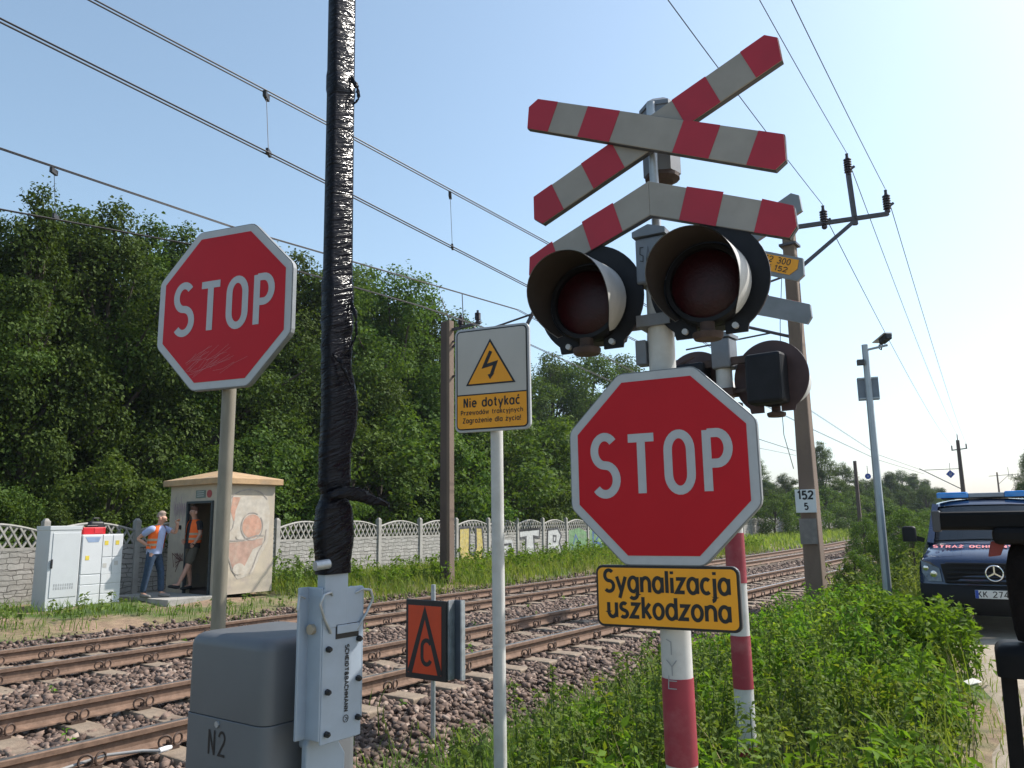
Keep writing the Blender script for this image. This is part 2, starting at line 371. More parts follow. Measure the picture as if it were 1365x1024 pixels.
for i in range(len(PS) - 1):
    for j in range(8): fs.append((i * 9 + j, i * 9 + j + 1, (i + 1) * 9 + j + 1, (i + 1) * 9 + j))
me = bpy.data.meshes.new('dirt_path'); me.from_pydata(vs, [], fs); me.update()
dp = link('dirt_path', me, sand_mat(), smooth=60); dp['kind'] = 'structure'

def vis_mask(P, margin=60, dmax=1e9):
    """which points fall inside the picture (with a margin, in 1365 px units)"""
    q = P - np.array([0, 0, H]); z = q @ np.array(FW); x = q @ np.array(RT); y = q @ np.array(UP)
    zz = np.maximum(z, .01); u = 682.5 + FPX * x / zz; v = 512 - FPX * y / zz
    return (z > .5) & (z < dmax) & (u > -margin) & (u < 1365 + margin) & (v < 1024 + margin * 3)
def WN(s, d, z):
    s = np.asarray(s, float); d = np.asarray(d, float); dd = d + np.maximum(0, s - 25) ** 2 / 700
    return np.outer(s, np.array(D)) + np.outer(dd, np.array(N)) + np.outer(z, np.array([0, 0, 1]))

# loose ballast stones, one scattered mass
phi_ = (1 + 5 ** .5) / 2
ICO = np.array([(-1, phi_, 0), (1, phi_, 0), (-1, -phi_, 0), (1, -phi_, 0), (0, -1, phi_), (0, 1, phi_), (0, -1, -phi_), (0, 1, -phi_), (phi_, 0, -1), (phi_, 0, 1), (-phi_, 0, -1), (-phi_, 0, 1)]) / 1.9
ICF = np.array([(0, 11, 5), (0, 5, 1), (0, 1, 7), (0, 7, 10), (0, 10, 11), (1, 5, 9), (5, 11, 4), (11, 10, 2), (10, 7, 6), (7, 1, 8), (3, 9, 4), (3, 4, 2), (3, 2, 6), (3, 6, 8), (3, 8, 9), (4, 9, 5), (2, 4, 11), (6, 2, 10), (8, 6, 7), (9, 8, 1)])
def rotmats(n):
    q = rng.normal(size=(n, 4)); q /= np.linalg.norm(q, axis=1, keepdims=True); a, b, c, d = q.T
    return np.stack([np.stack([1 - 2 * (c * c + d * d), 2 * (b * c - a * d), 2 * (b * d + a * c)], 1), np.stack([2 * (b * c + a * d), 1 - 2 * (b * b + d * d), 2 * (c * d - a * b)], 1), np.stack([2 * (b * d - a * c), 2 * (c * d + a * b), 1 - 2 * (b * b + c * c)], 1)], 1)
CUB = np.array([(-1, -1, -1), (1, -1, -1), (1, 1, -1), (-1, 1, -1), (-1, -1, 1), (1, -1, 1), (1, 1, 1), (-1, 1, 1)], float)
CUF = np.array([(0, 2, 1), (0, 3, 2), (4, 5, 6), (4, 6, 7), (0, 1, 5), (0, 5, 4), (1, 2, 6), (1, 6, 5), (2, 3, 7), (2, 7, 6), (3, 0, 4), (3, 4, 7)])
def stones():
    P = []; S = []
    for s0, s1, dens, r in ((1, 16, 560, .036), (16, 30, 230, .042), (30, 60, 50, .056)):
        n = int((s1 - s0) * 8.8 * dens); s = rng.uniform(s0, s1, n); d = rng.uniform(4.5, 13.3, n)
        z = gz(d) - .02 + rng.uniform(-.02, .022, n) + np.where((d > 8.5) & (d < 9.6), .06, 0)
        # keep the heap below the sleeper tops
        edge = (d < 5.2) | (d > 12.9); keep = ~edge | (rng.random(n) < np.where(d < 5.2, (d - 4.45) / .7, (13.4 - d) / .5))
        p = WN(s, d, z); k = keep & vis_mask(p); P.append(p[k]); S.append(r * rng.uniform(.4, 1.25, k.sum()) ** 1.3)
    P = np.concatenate(P); S = np.concatenate(S); n = len(P)
    sh = (CUB[None] + rng.uniform(-.42, .42, (n, 8, 3))) * rng.uniform(.55, 1.25, (n, 1, 3)) * .74
    v = np.einsum('nij,nkj->nki', rotmats(n), sh) * S[:, None, None]; v[:, :, 2] *= .8; v += P[:, None, :]
    f = CUF[None] + (np.arange(n) * 8)[:, None, None]
    me = npmesh('ballast_stones', v.reshape(-1, 3), f.reshape(-1, 3))
    m, t, b = _nodes('ballast_stone'); g = _n(t, 'ShaderNodeNewGeometry')
    c = _ramp(t, g.outputs['Random Per Island'], [(0, (.045, .030, .024)), (.35, (.115, .075, .057)), (.65, (.175, .12, .095)), (.9, (.25, .175, .135)), (1, (.34, .27, .22))])
    c = _mix(t, _ramp(t, _noise(t, 25, 5), [(.4, (0, 0, 0)), (.7, (.5,) * 3)]), c, (.13, .075, .05))
    t.links.new(c, b.inputs['Base Color']); b.inputs['Roughness'].default_value = .85; _bump(t, b, _noise(t, 160, 4), .35, .01)
    tag(link('ballast_stones', me, m), kind='stuff')
stones()

# ------------------------------------------------------------------ rails and sleepers
def rail_mats():
    m, t, b = _nodes('rail_steel'); n1 = _noise(t, 12, 6, .7)
    c = _ramp(t, n1, [(.25, (.095, .055, .036)), (.7, (.235, .145, .098))])
    t.links.new(c, b.inputs['Base Color']); b.inputs['Roughness'].default_value = .8
    m2, t2, b2 = _nodes('rail_running_surface'); c2 = _ramp(t2, _noise(t2, 10, 5), [(.3, (.32, .29, .27)), (.7, (.55, .52, .5))])
    t2.links.new(c2, b2.inputs['Base Color']); b2.inputs['Metallic'].default_value = .85; b2.inputs['Roughness'].default_value = .32
    return m, m2
RAILM, RAILTOP = rail_mats()
RPROF = [(-.07, -.165), (.07, -.165), (.07, -.152), (.018, -.138), (.009, -.12), (.009, -.055), (.035, -.042), (.036, -.008), (.028, -.0), (-.028, 0), (-.036, -.008), (-.035, -.042), (-.009, -.055), (-.009, -.12), (-.018, -.138), (-.07, -.152)]
RS = [-30, -5] + list(np.arange(0, 130, 2.5))
def rail(d, label):
    mb = MB(); k = len(RPROF)
    for s in RS:
        for x, z in RPROF: mb.v.append(tuple(W(s, d - x, z)))
    for i in range(len(RS) - 1):
        for j in range(k): mb.f.append((i * k + j, i * k + (j + 1) % k, (i + 1) * k + (j + 1) % k, (i + 1) * k + j))
    o = mb.build('rail', RAILM, smooth=25); o.data.materials.append(RAILTOP)
    for p in o.data.polygons:
        if p.vertices[0] % k == 8 and p.vertices[1] % k == 9: p.material_index = 1
    tag(o, label, 'rail', 'rails of the two tracks')
NEAR, FAR = (6.27, 7.78), (10.24, 11.76)
rail(NEAR[0], 'rail closest to the red warning sign, nearest of the four rails'); rail(NEAR[1], 'inner rail of the near track, second rail from the weeds')
rail(FAR[0], 'first rail of the far track, bordering the strip of stones between tracks'); rail(FAR[1], 'rusty outermost rail of the far track beside the grassy verge')

def make_sleeper():
    root = thing('sleeper', '', 'sleeper')
    mb = MB(); prof = [(-.15, -.40), (.15, -.40), (.115, -.185), (-.115, -.185)]
    xs = [-1.3, -1.28, -.45, -.35, .35, .45, 1.28, 1.3]; zt = [-.19, -.183, -.178, -.2, -.2, -.178, -.183, -.19]
    for x, z in zip(xs, zt):
        for y, zz in prof: mb.v.append((x, y, zz if zz < -.3 else z))
    for i in range(len(xs) - 1):
        for j in range(4): mb.f.append((i * 4 + j, i * 4 + (j + 1) % 4, (i + 1) * 4 + (j + 1) % 4, (i + 1) * 4 + j)[::-1])
    mb.f += [(0, 1, 2, 3), (31, 30, 29, 28)]
    mb.build('body', SLEEP, root, bevel=.012)
    cl = None
    for x0 in (-.755, .755):
        for sg in (-1, 1):
            if cl is None:
                c = MB()
                for yy, tilt in ((-.055, .3), (.055, -.3)):
                    pts = [(yy + .046 * math.cos(a) , .02 + tilt * .05 * math.cos(a), -.112 + .046 * math.sin(a)) for a in np.linspace(0, 2 * math.pi, 14, endpoint=False)]
                    c.tube([(p[1], p[0], p[2]) for p in pts], .0095, 6, closed=True)
                c.box((-.01, 0, -.168), (.09, .13, .03)); c.bar((-.03, 0, -.18), (-.03, 0, -.115), .02, .02)
                cl = c.build('rail_clip', RUSTCLIP, root, smooth=50)
            else:
                o = cl.copy(); C.collection.objects.link(o); o.parent = root
            o_ = cl if (x0 < 0 and sg < 0) else o
            o_.location = (x0 + sg * .105, 0, 0); o_.rotation_euler.z = 0 if sg > 0 else math.pi
    return root
RUSTCLIP = pm('clip_rust', (.07, .042, .03), .7, .2, var=.3, scale=30)
slp = make_sleeper(); first = True
for (d, lab, grp) in ((7.025, 'concrete sleeper with spring clips under the near track', 'sleepers of the near track'), (11.0, 'concrete sleeper under the far track beside the fence side verge', 'sleepers of the far track')):
    for i in range(110):
        s = .7 + i * .62 + (0 if d < 8 else .25)
        if s > 52: break
        p = W(s, d, 0)
        k = vis_mask(np.array([W(s, d + q, -.1) for q in (-1.3, -.6, 0, .6, 1.3)]), 30)
        if not k.any(): continue
        if first: o = slp; first = False
        elif s < 26: o = copy_tree(slp)
        else:
            o = copy_tree(slp)
            for ch in list(o.children):
                if ch.name.startswith('rail_clip'): bpy.data.objects.remove(ch)
        o.location = p; o.rotation_euler.z = heading(s) + random.uniform(-.01, .01); tag(o, lab, 'sleeper', grp)
        o.location.z += random.uniform(-.006, .004)

# ------------------------------------------------------------------ signs and signals
def octagon(r): return [(r * math.cos(R(22.5 + 45 * i)), r * math.sin(R(22.5 + 45 * i))) for i in range(8)]
def rrect(w_, h_, r, n=5):
    o = []
    for cx, cz, a in ((w_ / 2 - r, h_ / 2 - r, 0), (-w_ / 2 + r, h_ / 2 - r, 90), (-w_ / 2 + r, -h_ / 2 + r, 180), (w_ / 2 - r, -h_ / 2 + r, 270)):
        o += arc(cx, cz, r, r, a, a + 90, n)
    return o
def ccw(p): return p[::-1]
def stop_face(root, z, y):
    """octagon plate of .8 m across, its red face and the word, front at -y"""
    k = .405 / math.cos(R(22.5))
    def rocta(rr, rad):
        o = []
        for i in range(8):
            a = R(22.5 + 45 * i); c = Vector((rr * math.cos(a), rr * math.sin(a))); inw = c.normalized()
            for q in (-22.5, 0, 22.5):
                o.append(((c - inw * rad / math.cos(R(22.5)) + Vector((math.cos(a + R(q)), math.sin(a + R(q)))) * rad).x, (c - inw * rad / math.cos(R(22.5)) + Vector((math.cos(a + R(q)), math.sin(a + R(q)))) * rad).y))
        return o
    MB().prism(rocta(k, .05), .0, .028).build('plate', BACK, root, (0, y, z), bevel=.002)
    MB().prism(rocta(k - .006, .046), -.003, -.0005).build('border', SIGNGREY, root, (0, y, z))
    MB().prism(octagon(k - .044), -.005, -.0035).build('red_face', RED, root, (0, y, z))
    t = MB(); text(t, 'STOP', .245, .036, 0, -.11, -.0065, gap=.30, width=.585); t.build('lettering', SIGNGREY, root, (0, y, z))
    b = MB(); b.box((0, .045, .17), (.5, .03, .035)); b.box((0, .045, -.17), (.5, .03, .035)); b.build('mounting_rail', GALV, root, (0, y, z))

# left stop sign on its own pole
ps = thing('stop_sign', 'red octagonal stop sign with scratched lower half on a weathered grey pole', 'stop sign', (-1.387, 3.75, gz(3.3)), R(-21))
z0 = -ps.location.z
MB().tube([(0, .03, -.4), (0, .03, 2.95 + z0)], .033, 16).build('pole', POLEOLD, ps, smooth=40)
stop_face(ps, 2.618 + z0, -.04)
sc = MB()
for i in range(26):
    a = (random.uniform(-.22, .02), random.uniform(-.34, -.25)); L = random.uniform(.06, .2); an = random.uniform(.15, .75)
    b_ = (a[0] + L * math.cos(an), min(-.19, a[1] + L * math.sin(an)))
    mid = ((a[0] + b_[0]) / 2 + random.uniform(-.01, .01), (a[1] + b_[1]) / 2 + random.uniform(-.012, .012))
    sc.ribbon([a, mid, b_], .0012, -.0062 - .00005 * i)
sc.build('scratches', pm('scratch', (.50, .20, .21), .6), ps, (0, -.04, 2.618 + z0))

def board_poly(u_end=True):
    return [(-.607, -.075), (-.649, -.03), (-.623, .075)]
def cross_boards(root, z, yo):
    """X of two boards and the chevron below, each striped"""
    half = [(.16, .33, 'r'), (.33, .50, 'w'), (.50, .7, 'r')]
    def striped(M, name, u0, u1, rev, ystep):
        # body outline between u0 and u1 with the cut end
        for side in (rev,):
            pass
    def board(name, ang, y, lo=-1):
        M = Matrix.Translation((0, y, z)) @ Matrix.Rotation(-ang, 4, 'Y')
        s = 1 if ang > 0 else -1
        end = lambda g: [(g * .615, .075 * 1), (g * .651, .028 * (1)), (g * .618, -.075)] if g * s > 0 else [(g * .607, .075), (g * .651, -.028), (g * .623, -.075)]
        r = end(1); l = end(-1)
        outl = [l[2], r[2], r[1], r[0], l[0], l[1]]
        b = MB().prism(outl, 0, .03, M).build(name, BOARD_W, root, bevel=.003)
        MB().prism([(x * 1.004, zz * 1.03) for x, zz in outl], .006, .034, M).build('board_edge', EDGE, b)
        for g, e in ((1, r), (-1, l)):
            MB().prism(([(g * .16, -.0752), (g * .33, -.0752), (g * .33, .0752), (g * .16, .0752)])[::g], -.0025, .001, M).build('red_stripe', BOARD_R, b)
            MB().prism(([(g * .50, -.0752), (e[2][0], e[2][1]), (e[1][0], e[1][1]), (e[0][0], e[0][1]), (g * .50, .0752)])[::g], -.0025, .001, M).build('red_stripe', BOARD_R, b)
    board('cross_board', R(23.3), yo + .02); board('cross_board', R(-23.3), yo - .012)
    zc = z - .315
    for g in (1, -1):
        sl = .385
        P = lambda x, t: (g * x, -.0 - sl * x + t)
        outl = [P(0, -.08), P(.575, -.075), P(.607, -.02), P(.602, .065), P(0, .08)][::g]
        M = Matrix.Translation((0, yo - .005, zc))
        b = MB().prism(outl, 0, .03, M).build('chevron_board', BOARD_W, root, bevel=.003)
        a, c = .15, .305
        MB().prism([P(a - .02, -.08), P(c - .02, -.08), P(c + .022, .08), P(a + .022, .08)][::g], -.0025, .001, M).build('red_stripe', BOARD_R, b)
        MB().prism([P(.44, -.078), P(.575, -.075), P(.607, -.02), P(.602, .065), P(.482, .075)][::g], -.0025, .001, M).build('red_stripe', BOARD_R, b)
        MB().prism([(x * 1.004, q - .003) for x, q in outl], .006, .034, M).build('board_edge', EDGE, b)

def lamp(root, x, z, y):
    L = lambda: MT(x, y, z)
    pts = arc(0, 0, .255, .255, -52, 232, 40)
    pts += [(-.15, -.235), (-.06, -.235), (-.06, -.18), (.06, -.18), (.06, -.235), (.15, -.235)]
    bp = MB().prism(pts, 0, .008, L()).build('backplate', LAMPBLK, root, bevel=.002)
    MB().prism([(a, c) for a, c in pts], .009, .014, L()).build('backplate_rear', LAMPBRN, bp)
    MB().box((0, .085, -.02), (.25, .15, .34), L()).build('lamp_housing', LAMPBLK, root, bevel=.025)
    rx = Matrix.Rotation(R(90), 4, 'X')
    M = L() @ MT(0, 0, -.02) @ rx
    MB().lathe([(.178, -.001), (.178, .035), (.168, .055), (.150, .055), (.150, .02)], 32, M).build('lens_ring', LAMPBLK, root, smooth=40)
    MB().lathe([(.149, .02), (.147, .032), (.12, .045), (.08, .054), (.03, .058), (.001, .059)], 32, M).build('lens', LENS, root, smooth=50)
    # hood: a visor that covers the top and sides, cut back towards the bottom
    for nm, rr, mt in (('hood', .186, HOODOUT), ('hood_lining', .182, HOODIN)):
        h = MB(); n = 40; vs = []; fs = []
        for i in range(n + 1):
            a = R(-48 + 276 * i / n); t_ = abs((i / n) - .5) * 2
            ln = .055 + .215 * max(0, 1 - t_ ** 3.0) ** .8
            for y0 in (0, .5, 1):
                vs.append((rr * math.cos(a), -.03 - ln * y0, -.02 + rr * math.sin(a) - .02 * y0))
        for i in range(n):
            for j in range(2): fs.append((i * 3 + j, i * 3 + j + 1, (i + 1) * 3 + j + 1, (i + 1) * 3 + j))
        h.add(vs, fs, L()); h.build(nm, mt, root, smooth=50)
    c = MB(); c.lathe([(.055, -.262), (.062, -.25), (.062, -.235), (.03, -.225), (.03, -.19)], 18, L() @ MT(.0, -.05, 0)); c.build('vent_cap', RUSTM, root, smooth=40)
    for q in (-.105, .105): MB().tube([(q, -.001, -.208), (q, -.022, -.208)], .013, 10, M=L()).build('thumb_screw', SIGNGREY, root, smooth=40)

def signal(label, loc, rz, bands, rear=False):
    root = thing('crossing_signal', label, 'crossing signal', loc, rz, 'level crossing signals')
    b = loc[2]; up = .15 if rear else 0
    MB().tube([(0, .02, -.5), (0, .02, 1.3 - b), (0, .02, 2.78 - b)], [.064, .062, .055], 24).build('pole', POLEW, root, smooth=40)
    for lo, hi in bands:
        f = lambda z_: .0646 - .0005 - max(0, (z_ - .9)) * .003
        MB().tube([(0, .02, lo - b), (0, .02, hi - b)], [.0655, .0645], 24).build('red_band', POLER, root, smooth=40)
    MB().box((-.01, .02, 2.69 - b), (.135, .15, .21)).build('clamp_box', GREYBOX, root, bevel=.012)
    MB().prism([(-.085, 2.80 - b), (.065, 2.80 - b), (.065, 2.825 - b), (-.01, 2.85 - b), (-.085, 2.825 - b)], -.065, .105).build('clamp_box_lid', GREYBOX, root)
    MB().tube([(0, .03, 2.8 - b), (0, .03, 3.47 + up - b)], .021, 12).build('upper_tube', GALV, root, smooth=40)
    hx = MB(); hx.lathe([(.086, 3.14 - b), (.086, 3.46 - b), (.093, 3.46 - b), (.093, 3.48 - b), (.05, 3.51 - b)], 6, MT(.012, .115, up, R(15))); hx.build('bell_housing', GREYBOX, root)
    MB().lathe([(.05, 3.105 - b), (.08, 3.12 - b), (.08, 3.139 - b)], 14, MT(.012, .115, up)).build('bell', RUSTM, root)
    br = MB(); br.bar((-.34, .06, 2.63 - b), (.28, .06, 2.63 - b), .035, .05); br.bar((-.34, .05, 2.42 - b), (.28, .05, 2.42 - b), .02, .025)
    br.box((-.01, .02, 2.42 - b), (.15, .15, .05)); br.bar((.2, .06, 2.7 - b), (.38, .12, 2.6 - b), .015, .015); br.build('lamp_bracket', RUSTM if rear else GREYBOX, root)
    jb = MB().box((-.085, .02, 2.29 - b), (.05, .07, .11)).build('junction_box', GREYBOX, root, bevel=.006)
    cross_boards(root, 3.288 + up - b, -.05)
    if not rear:
        k = MB(); k.ribbon([(-.055 + q * .016, 2.72 - b + zz) for q, zz in ((1.2, .03), (.2, .03), (.1, .0), (1, -.01), (.9, -.035), (0, -.03))], .004, -.0575)
        k.ribbon([(-.025 + q * .012, 2.72 - b + zz) for q, zz in ((0, -.035), (.8, .03), (1.6, -.035))], .004, -.0577); k.build('scribble', BLACKP, root)
    zl = 2.50 if rear else 2.553
    lamp(root, .236, zl - b, -.045); lamp(root, -.305, zl - b, -.045)
    return root
fx, fy = .647, 3.35
zg = float(gz(1.5)) - .1
sig = signal('nearer crossing signal with red and white pole, striped cross boards and two hooded red lamps', (fx, fy, zg), R(-29), [(-.3, .28), (.605, .935), (1.26, 1.55)])
gr = MB()
for i, s_ in enumerate((1.06, 1.0, .96)):
    pass
for q in ([(-.02, 1.09), (.0, 1.08), (-.0, 1.03)], [(-.022, 1.01), (0, .985), (.02, 1.01)], [(0, .985), (0, .95)], [(-.018, .93), (.018, .93)], [(-.015, .95), (-.018, .9), (.016, .9)]):
    gr.ribbon([(x, z_ - zg) for x, z_ in q], .004, -.0452)
gr.build('pencil_scribble', pm('pencil', (.3, .3, .31), .7), sig)
st = thing('stop_sign', 'large red octagonal stop sign strapped to the nearer signal pole above the yellow plate', 'stop sign', (fx, fy, 1.3), R(-29))
stop_face(st, 1.786 - 1.3, -.085)
yp = thing('notice_plate', 'yellow rectangular notice plate with black Polish words, below the large stop sign', 'notice plate', (fx, fy, 1.1), R(-29))
MB().prism(rrect(.60, .25, .03), 0, .02).build('plate', EDGE, yp, (0, -.085, 1.258 - 1.1), bevel=.003)
MB().prism(rrect(.596, .246, .028), -.003, -.0005).build('black_border', BLACKP, yp, (0, -.085, 1.258 - 1.1))
MB().prism(rrect(.578, .228, .022), -.005, -.0035).build('yellow_face', YEL, yp, (0, -.085, 1.258 - 1.1))
t = MB(); text(t, 'Sygnalizacja', .086, .0145, 0, .018, -.0062, gap=.2, width=.52); text(t, 'uszkodzona', .084, .0145, .005, -.085, -.0062, gap=.2, width=.505)
t.build('lettering', BLACKP, yp, (0, -.085, 1.258 - 1.1))

rear = signal('farther crossing signal seen from behind, with black lamp housings and plain grey board backs', (1.487, 5.4, float(gz(1.5)) - .1), R(-38 + 180), [(-.2, .13), (.48, .81), (1.145, 1.47)], True)
for o in rear.children_recursive:                       # the backs of this one are grey metal
    if o.name.startswith('board_edge'): o.data.materials[0] = BACK
stk = MB().prism([(-.56, -.05), (-.17, -.05), (-.17, .06), (-.59, .06), (-.60, .0)], -.002, 0)
e = stk.build('sticker', YEL, rear, (.0, .012, 3.288 - rear.location.z))
e.rotation_euler = (0, R(-23.3), math.pi); e.location.y = .0
e.matrix_local = Matrix.Translation((0, .006, 3.438 - rear.location.z)) @ Matrix.Rotation(math.pi, 4, 'Z') @ Matrix.Rotation(R(23.3), 4, 'Y') @ Matrix.Scale(-1, 4, (1, 0, 0))
tx = MB(); text(tx, '722 152 300', .040, .006, .37, .012, -.0035, width=.34); text(tx, '152', .034, .006, .49, -.038, -.0035, width=.09)
for q in range(3): tx.ribbon([(.21, -.008 - q * .013), (.42, -.008 - q * .013)], .003, -.0036)
te = tx.build('lettering', BLACKP, e); te.matrix_local = Matrix.Scale(-1, 4, (1, 0, 0))

# electric warning sign
zg = float(gz(3)) - .05
wsn = thing('warning_sign', 'white and yellow high voltage warning sign with black lightning triangle on a slim white pole', 'warning sign', (-.096, 4.3, zg), R(-23))
MB().tube([(0, .02, -.4), (0, .02, 2.15 - zg)], .034, 16).build('pole', POLEW, wsn, smooth=40)
zc = 2.347 - zg
MB().prism(rrect(.452, .585, .035), 0, .022).build('plate', SIGNGREY, wsn, (0, -.04, zc), bevel=.003)
MB().prism(rrect(.428, .56, .026), -.003, -.0005).build('black_border', BLACKP, wsn, (0, -.04, zc))
MB().prism(rrect(.414, .546, .02), -.0045, -.0035).build('white_face', WARNW, wsn, (0, -.04, zc))
MB().prism([(-.207, -.083), (.207, -.083), (.207, -.09), (-.207, -.09)], -.0062, -.005).build('divider', BLACKP, wsn, (0, -.04, zc))
low = [p for p in rrect(.414, .546, .02) if p[1] < -.1]
MB().prism([(.207, -.09), (-.207, -.09)] + low, -.0062, -.0051).build('yellow_panel', YEL, wsn, (0, -.04, zc))
MB().prism([(-.155, -.035), (.145, -.035), (-.005, .222)], -.0062, -.0051).build('triangle_border', BLACKP, wsn, (0, -.04, zc))
MB().prism([(-.138, -.026), (.128, -.026), (-.005, .202)], -.0075, -.0066).build('yellow_triangle', YEL, wsn, (0, -.04, zc))
bt = MB(); bt.ribbon([(.0, .15), (-.04, .068), (.028, .082), (.002, .015)], .02, -.0086); bt.poly([(-.02, .02), (-.006, -.008), (.02, .025)], -.0088)
bt.build('lightning_bolt', BLACKP, wsn, (0, -.04, zc))
t = MB(); text(t, 'Nie dotykać', .05, .0085, 0, -.155, -.0075, gap=.26, width=.335); text(t, 'Przewodów trakcyjnych', .025, .0042, 0, -.197, -.0075, gap=.25, width=.37)
text(t, 'Zagrożenie dla życia!', .027, .0045, 0, -.242, -.0075, gap=.26, width=.345); t.build('lettering', BLACKP, wsn, (0, -.04, zc))

# red 'C' board by the line
p = at_y(571, 930, 7.5); zg = float(gz(5.0)) - .05
cs = thing('whistle_board', 'small orange red board with black wedge and letter C on a thin post', 'railway sign', (p.x, p.y, zg), TR)
MB().tube([(.03, .03, -.3), (.03, .03, 1.0 - zg)], .022, 10).build('post', GALV, cs, smooth=40)
zc = .512 - zg
ORANGE = pm('signal_orange', (.60, .055, .012), .35, var=.06)
MB().box((-.025, 0, zc), (.49, .03, .70)).build('plate', BLACKP, cs, bevel=.004)
MB().box((-.035, -.0165, zc - .0), (.405, .003, .60)).build('orange_face', ORANGE, cs)
wd = MB(); wd.ribbon([(-.215, -.30), (-.03, .24), (.155, -.30)], .058, -.0195); wd.build('black_wedge', BLACKP, cs, (0, 0, zc))
t = MB(); text(t, 'C', .21, .038, -.01, -.215, -.0195); t.build('lettering', BLACKP, cs, (0, 0, zc))
MB().box((.275, .10, zc + .01), (.12, .02, .69)).build('second_plate', pm('steel_blue_dark', (.07, .085, .11), .5, .3), cs, bevel=.003)
fr = MB(); fr.box((.228, .055, zc + .01), (.014, .09, .69)); fr.box((.33, .09, zc + .01), (.016, .05, .69)); fr.build('plate_flange', GALV, cs)

# ------------------------------------------------------------------ barrier machine with its raised, foil-wrapped boom
bx = thing('barrier_machine', 'dark grey barrier drive box marked N2 with a blue grey arm bracket', 'barrier machine', (-.88, 2.9, float(gz(2.5))), TR)
zb = bx.location.z
# local: left face at y=0 spanning x -.485..0, right face at x=0 going back y 0..-> +.42
top = 1.165 - zb
def softbox(x0, x1, y0, y1, z0, z1, r=.03, n=4, rt=None):
    rt = r if rt is None else rt
    mb = MB(); ring = []
    for cx, cy, a in ((x1 - r, y1 - r, 0), (x0 + r, y1 - r, 90), (x0 + r, y0 + r, 180), (x1 - r, y0 + r, 270)): ring += arc(cx, cy, r, r, a, a + 90, n)
    k = len(ring); cx, cy = (x0 + x1) / 2, (y0 + y1) / 2
    lv = [(z0, 0)] + [(z1 - rt + rt * math.sin(R(a)), rt * (1 - math.cos(R(a)))) for a in (0, 22, 45, 68, 90)]
    for z_, ins in lv:
        fx_ = 1 - ins / ((x1 - x0) / 2); fy_ = 1 - ins / ((y1 - y0) / 2)
        mb.v += [(cx + (x - cx) * fx_, cy + (y - cy) * fy_, z_) for x, y in ring]
    for i in range(len(lv) - 1):
        for j in range(k): mb.f.append((i * k + j, i * k + (j + 1) % k, (i + 1) * k + (j + 1) % k, (i + 1) * k + j))
    mb.f += [tuple(range(k - 1, -1, -1)), tuple(range((len(lv) - 1) * k, len(lv) * k))]
    return mb
softbox(-.485, 0, 0, .44, .875 - zb, top, .045).build('lid', BOXTOP, bx, smooth=50)
softbox(-.488, .003, -.003, .443, -.15, .872 - zb, .046, rt=.003).build('casing', BOXG, bx, smooth=50)
t = MB(); text(t, 'N2', .085, .009, -.265, .745 - zb, -.0045, gap=.25, xs=.85); t.build('lettering', BLACKP, bx)
lk = MB(); lk.lathe([(.011, 0), (.011, .006)], 12, MT(-.265, -.003, .853 - zb, rx=R(90))); lk.build('lock', GALV, bx)
MB().box((.004, .32, .5 - zb), (.006, .004, 1.0)).build('casing_seam', EDGE, bx)
# bracket on the right-hand face, local +x is away from the machine
by = .21
br = MB()
br.box((.155, by, 1.075 - zb), (.008, .19, .53)); br.build('arm_plate', BLUEGREY, bx, bevel=.004)
fl = MB(); fl.box((.12, by - .0985, 1.085 - zb), (.075, .007, .52)); fl.box((.08, by - .12, 1.085 - zb), (.012, .045, .52)); fl.box((.12, by + .0985, 1.1 - zb), (.075, .007, .47)); fl.build('arm_channel', BLUEGREY, bx, bevel=.003)
MB().prism([(-.09, 0), (.09, 0), (.09, .62), (.05, .68), (-.06, .74), (-.09, .68)], 0, .03, Matrix.Translation((.085, by, .12 - zb)) @ Matrix.Rotation(R(90), 4, 'Z')).build('lower_arm', BLUEGREY, bx, bevel=.006)
MB().box((.04, by, .9 - zb), (.08, .12, .25)).build('shaft_block', BLUEGREY, bx, bevel=.01)
for yy, zz in ((-.07, 1.13), (.075, 1.15), (-.07, .985), (.075, 1.01), (-.07, .845), (.075, .875)):
    MB().lathe([(.011, 0), (.011, .012), (.006, .02)], 6, Matrix.Translation((.159, by + yy, zz - zb)) @ Matrix.Rotation(R(90), 4, 'Y')).build('bolt', BLACKP, bx)
t = MB(); Mv = Matrix.Translation((.1595, by + .002, 1.21 - zb)) @ Matrix.Rotation(R(90), 4, 'Z')
tt = MB(); text(tt, 'SCHEIDT&BACHMANN', .017, .0042, 0, 0, 0, gap=.18, align=-1, width=.23)
Mt = Matrix.Translation((.1605, by + .012, 1.135 - zb)) @ Matrix.Rotation(R(90), 4, 'Z') @ Matrix.Rotation(R(90), 4, 'Y')
te_ = MB(); te_.ribbon(arc(.255, .008, .012, .012, 0, 350, 18), .003, 0); te_.ribbon([(.249, .004), (.255, .015), (.261, .004)], .0025, -.0003)
te_.v = [tuple(Mt @ Vector(v)) for v in te_.v]; te_.build('emblem', BLACKP, bx)
t.v = [tuple(Mt @ Vector(v)) for v in tt.v]; t.f = tt.f; t.build('lettering', BLACKP, bx)
for yy in (-.1, .105):
    MB().tube([(.158, by + yy * .55, 1.315 - zb), (.175, by + yy * .75, 1.328 - zb), (.178, by + yy * 1.1, 1.322 - zb), (.176, by + yy * 1.25, 1.29 - zb), (.17, by + yy * 1.0, 1.24 - zb), (.163, by + yy * .6, 1.185 - zb)], .005, 8).build('wire_loop', GALV, bx, smooth=50)
MB().tube([(.1, by - .13, 1.31 - zb), (.1, by - .155, 1.32 - zb), (.1, by - .16, 1.27 - zb)], .005, 8).build('wire_loop', GALV, bx, smooth=50)
sl_ = MB(); sl_.box((.158, by + .02, 1.185 - zb), (.006, .11, .05)); sl_.build('slot', BLACKP, bx)
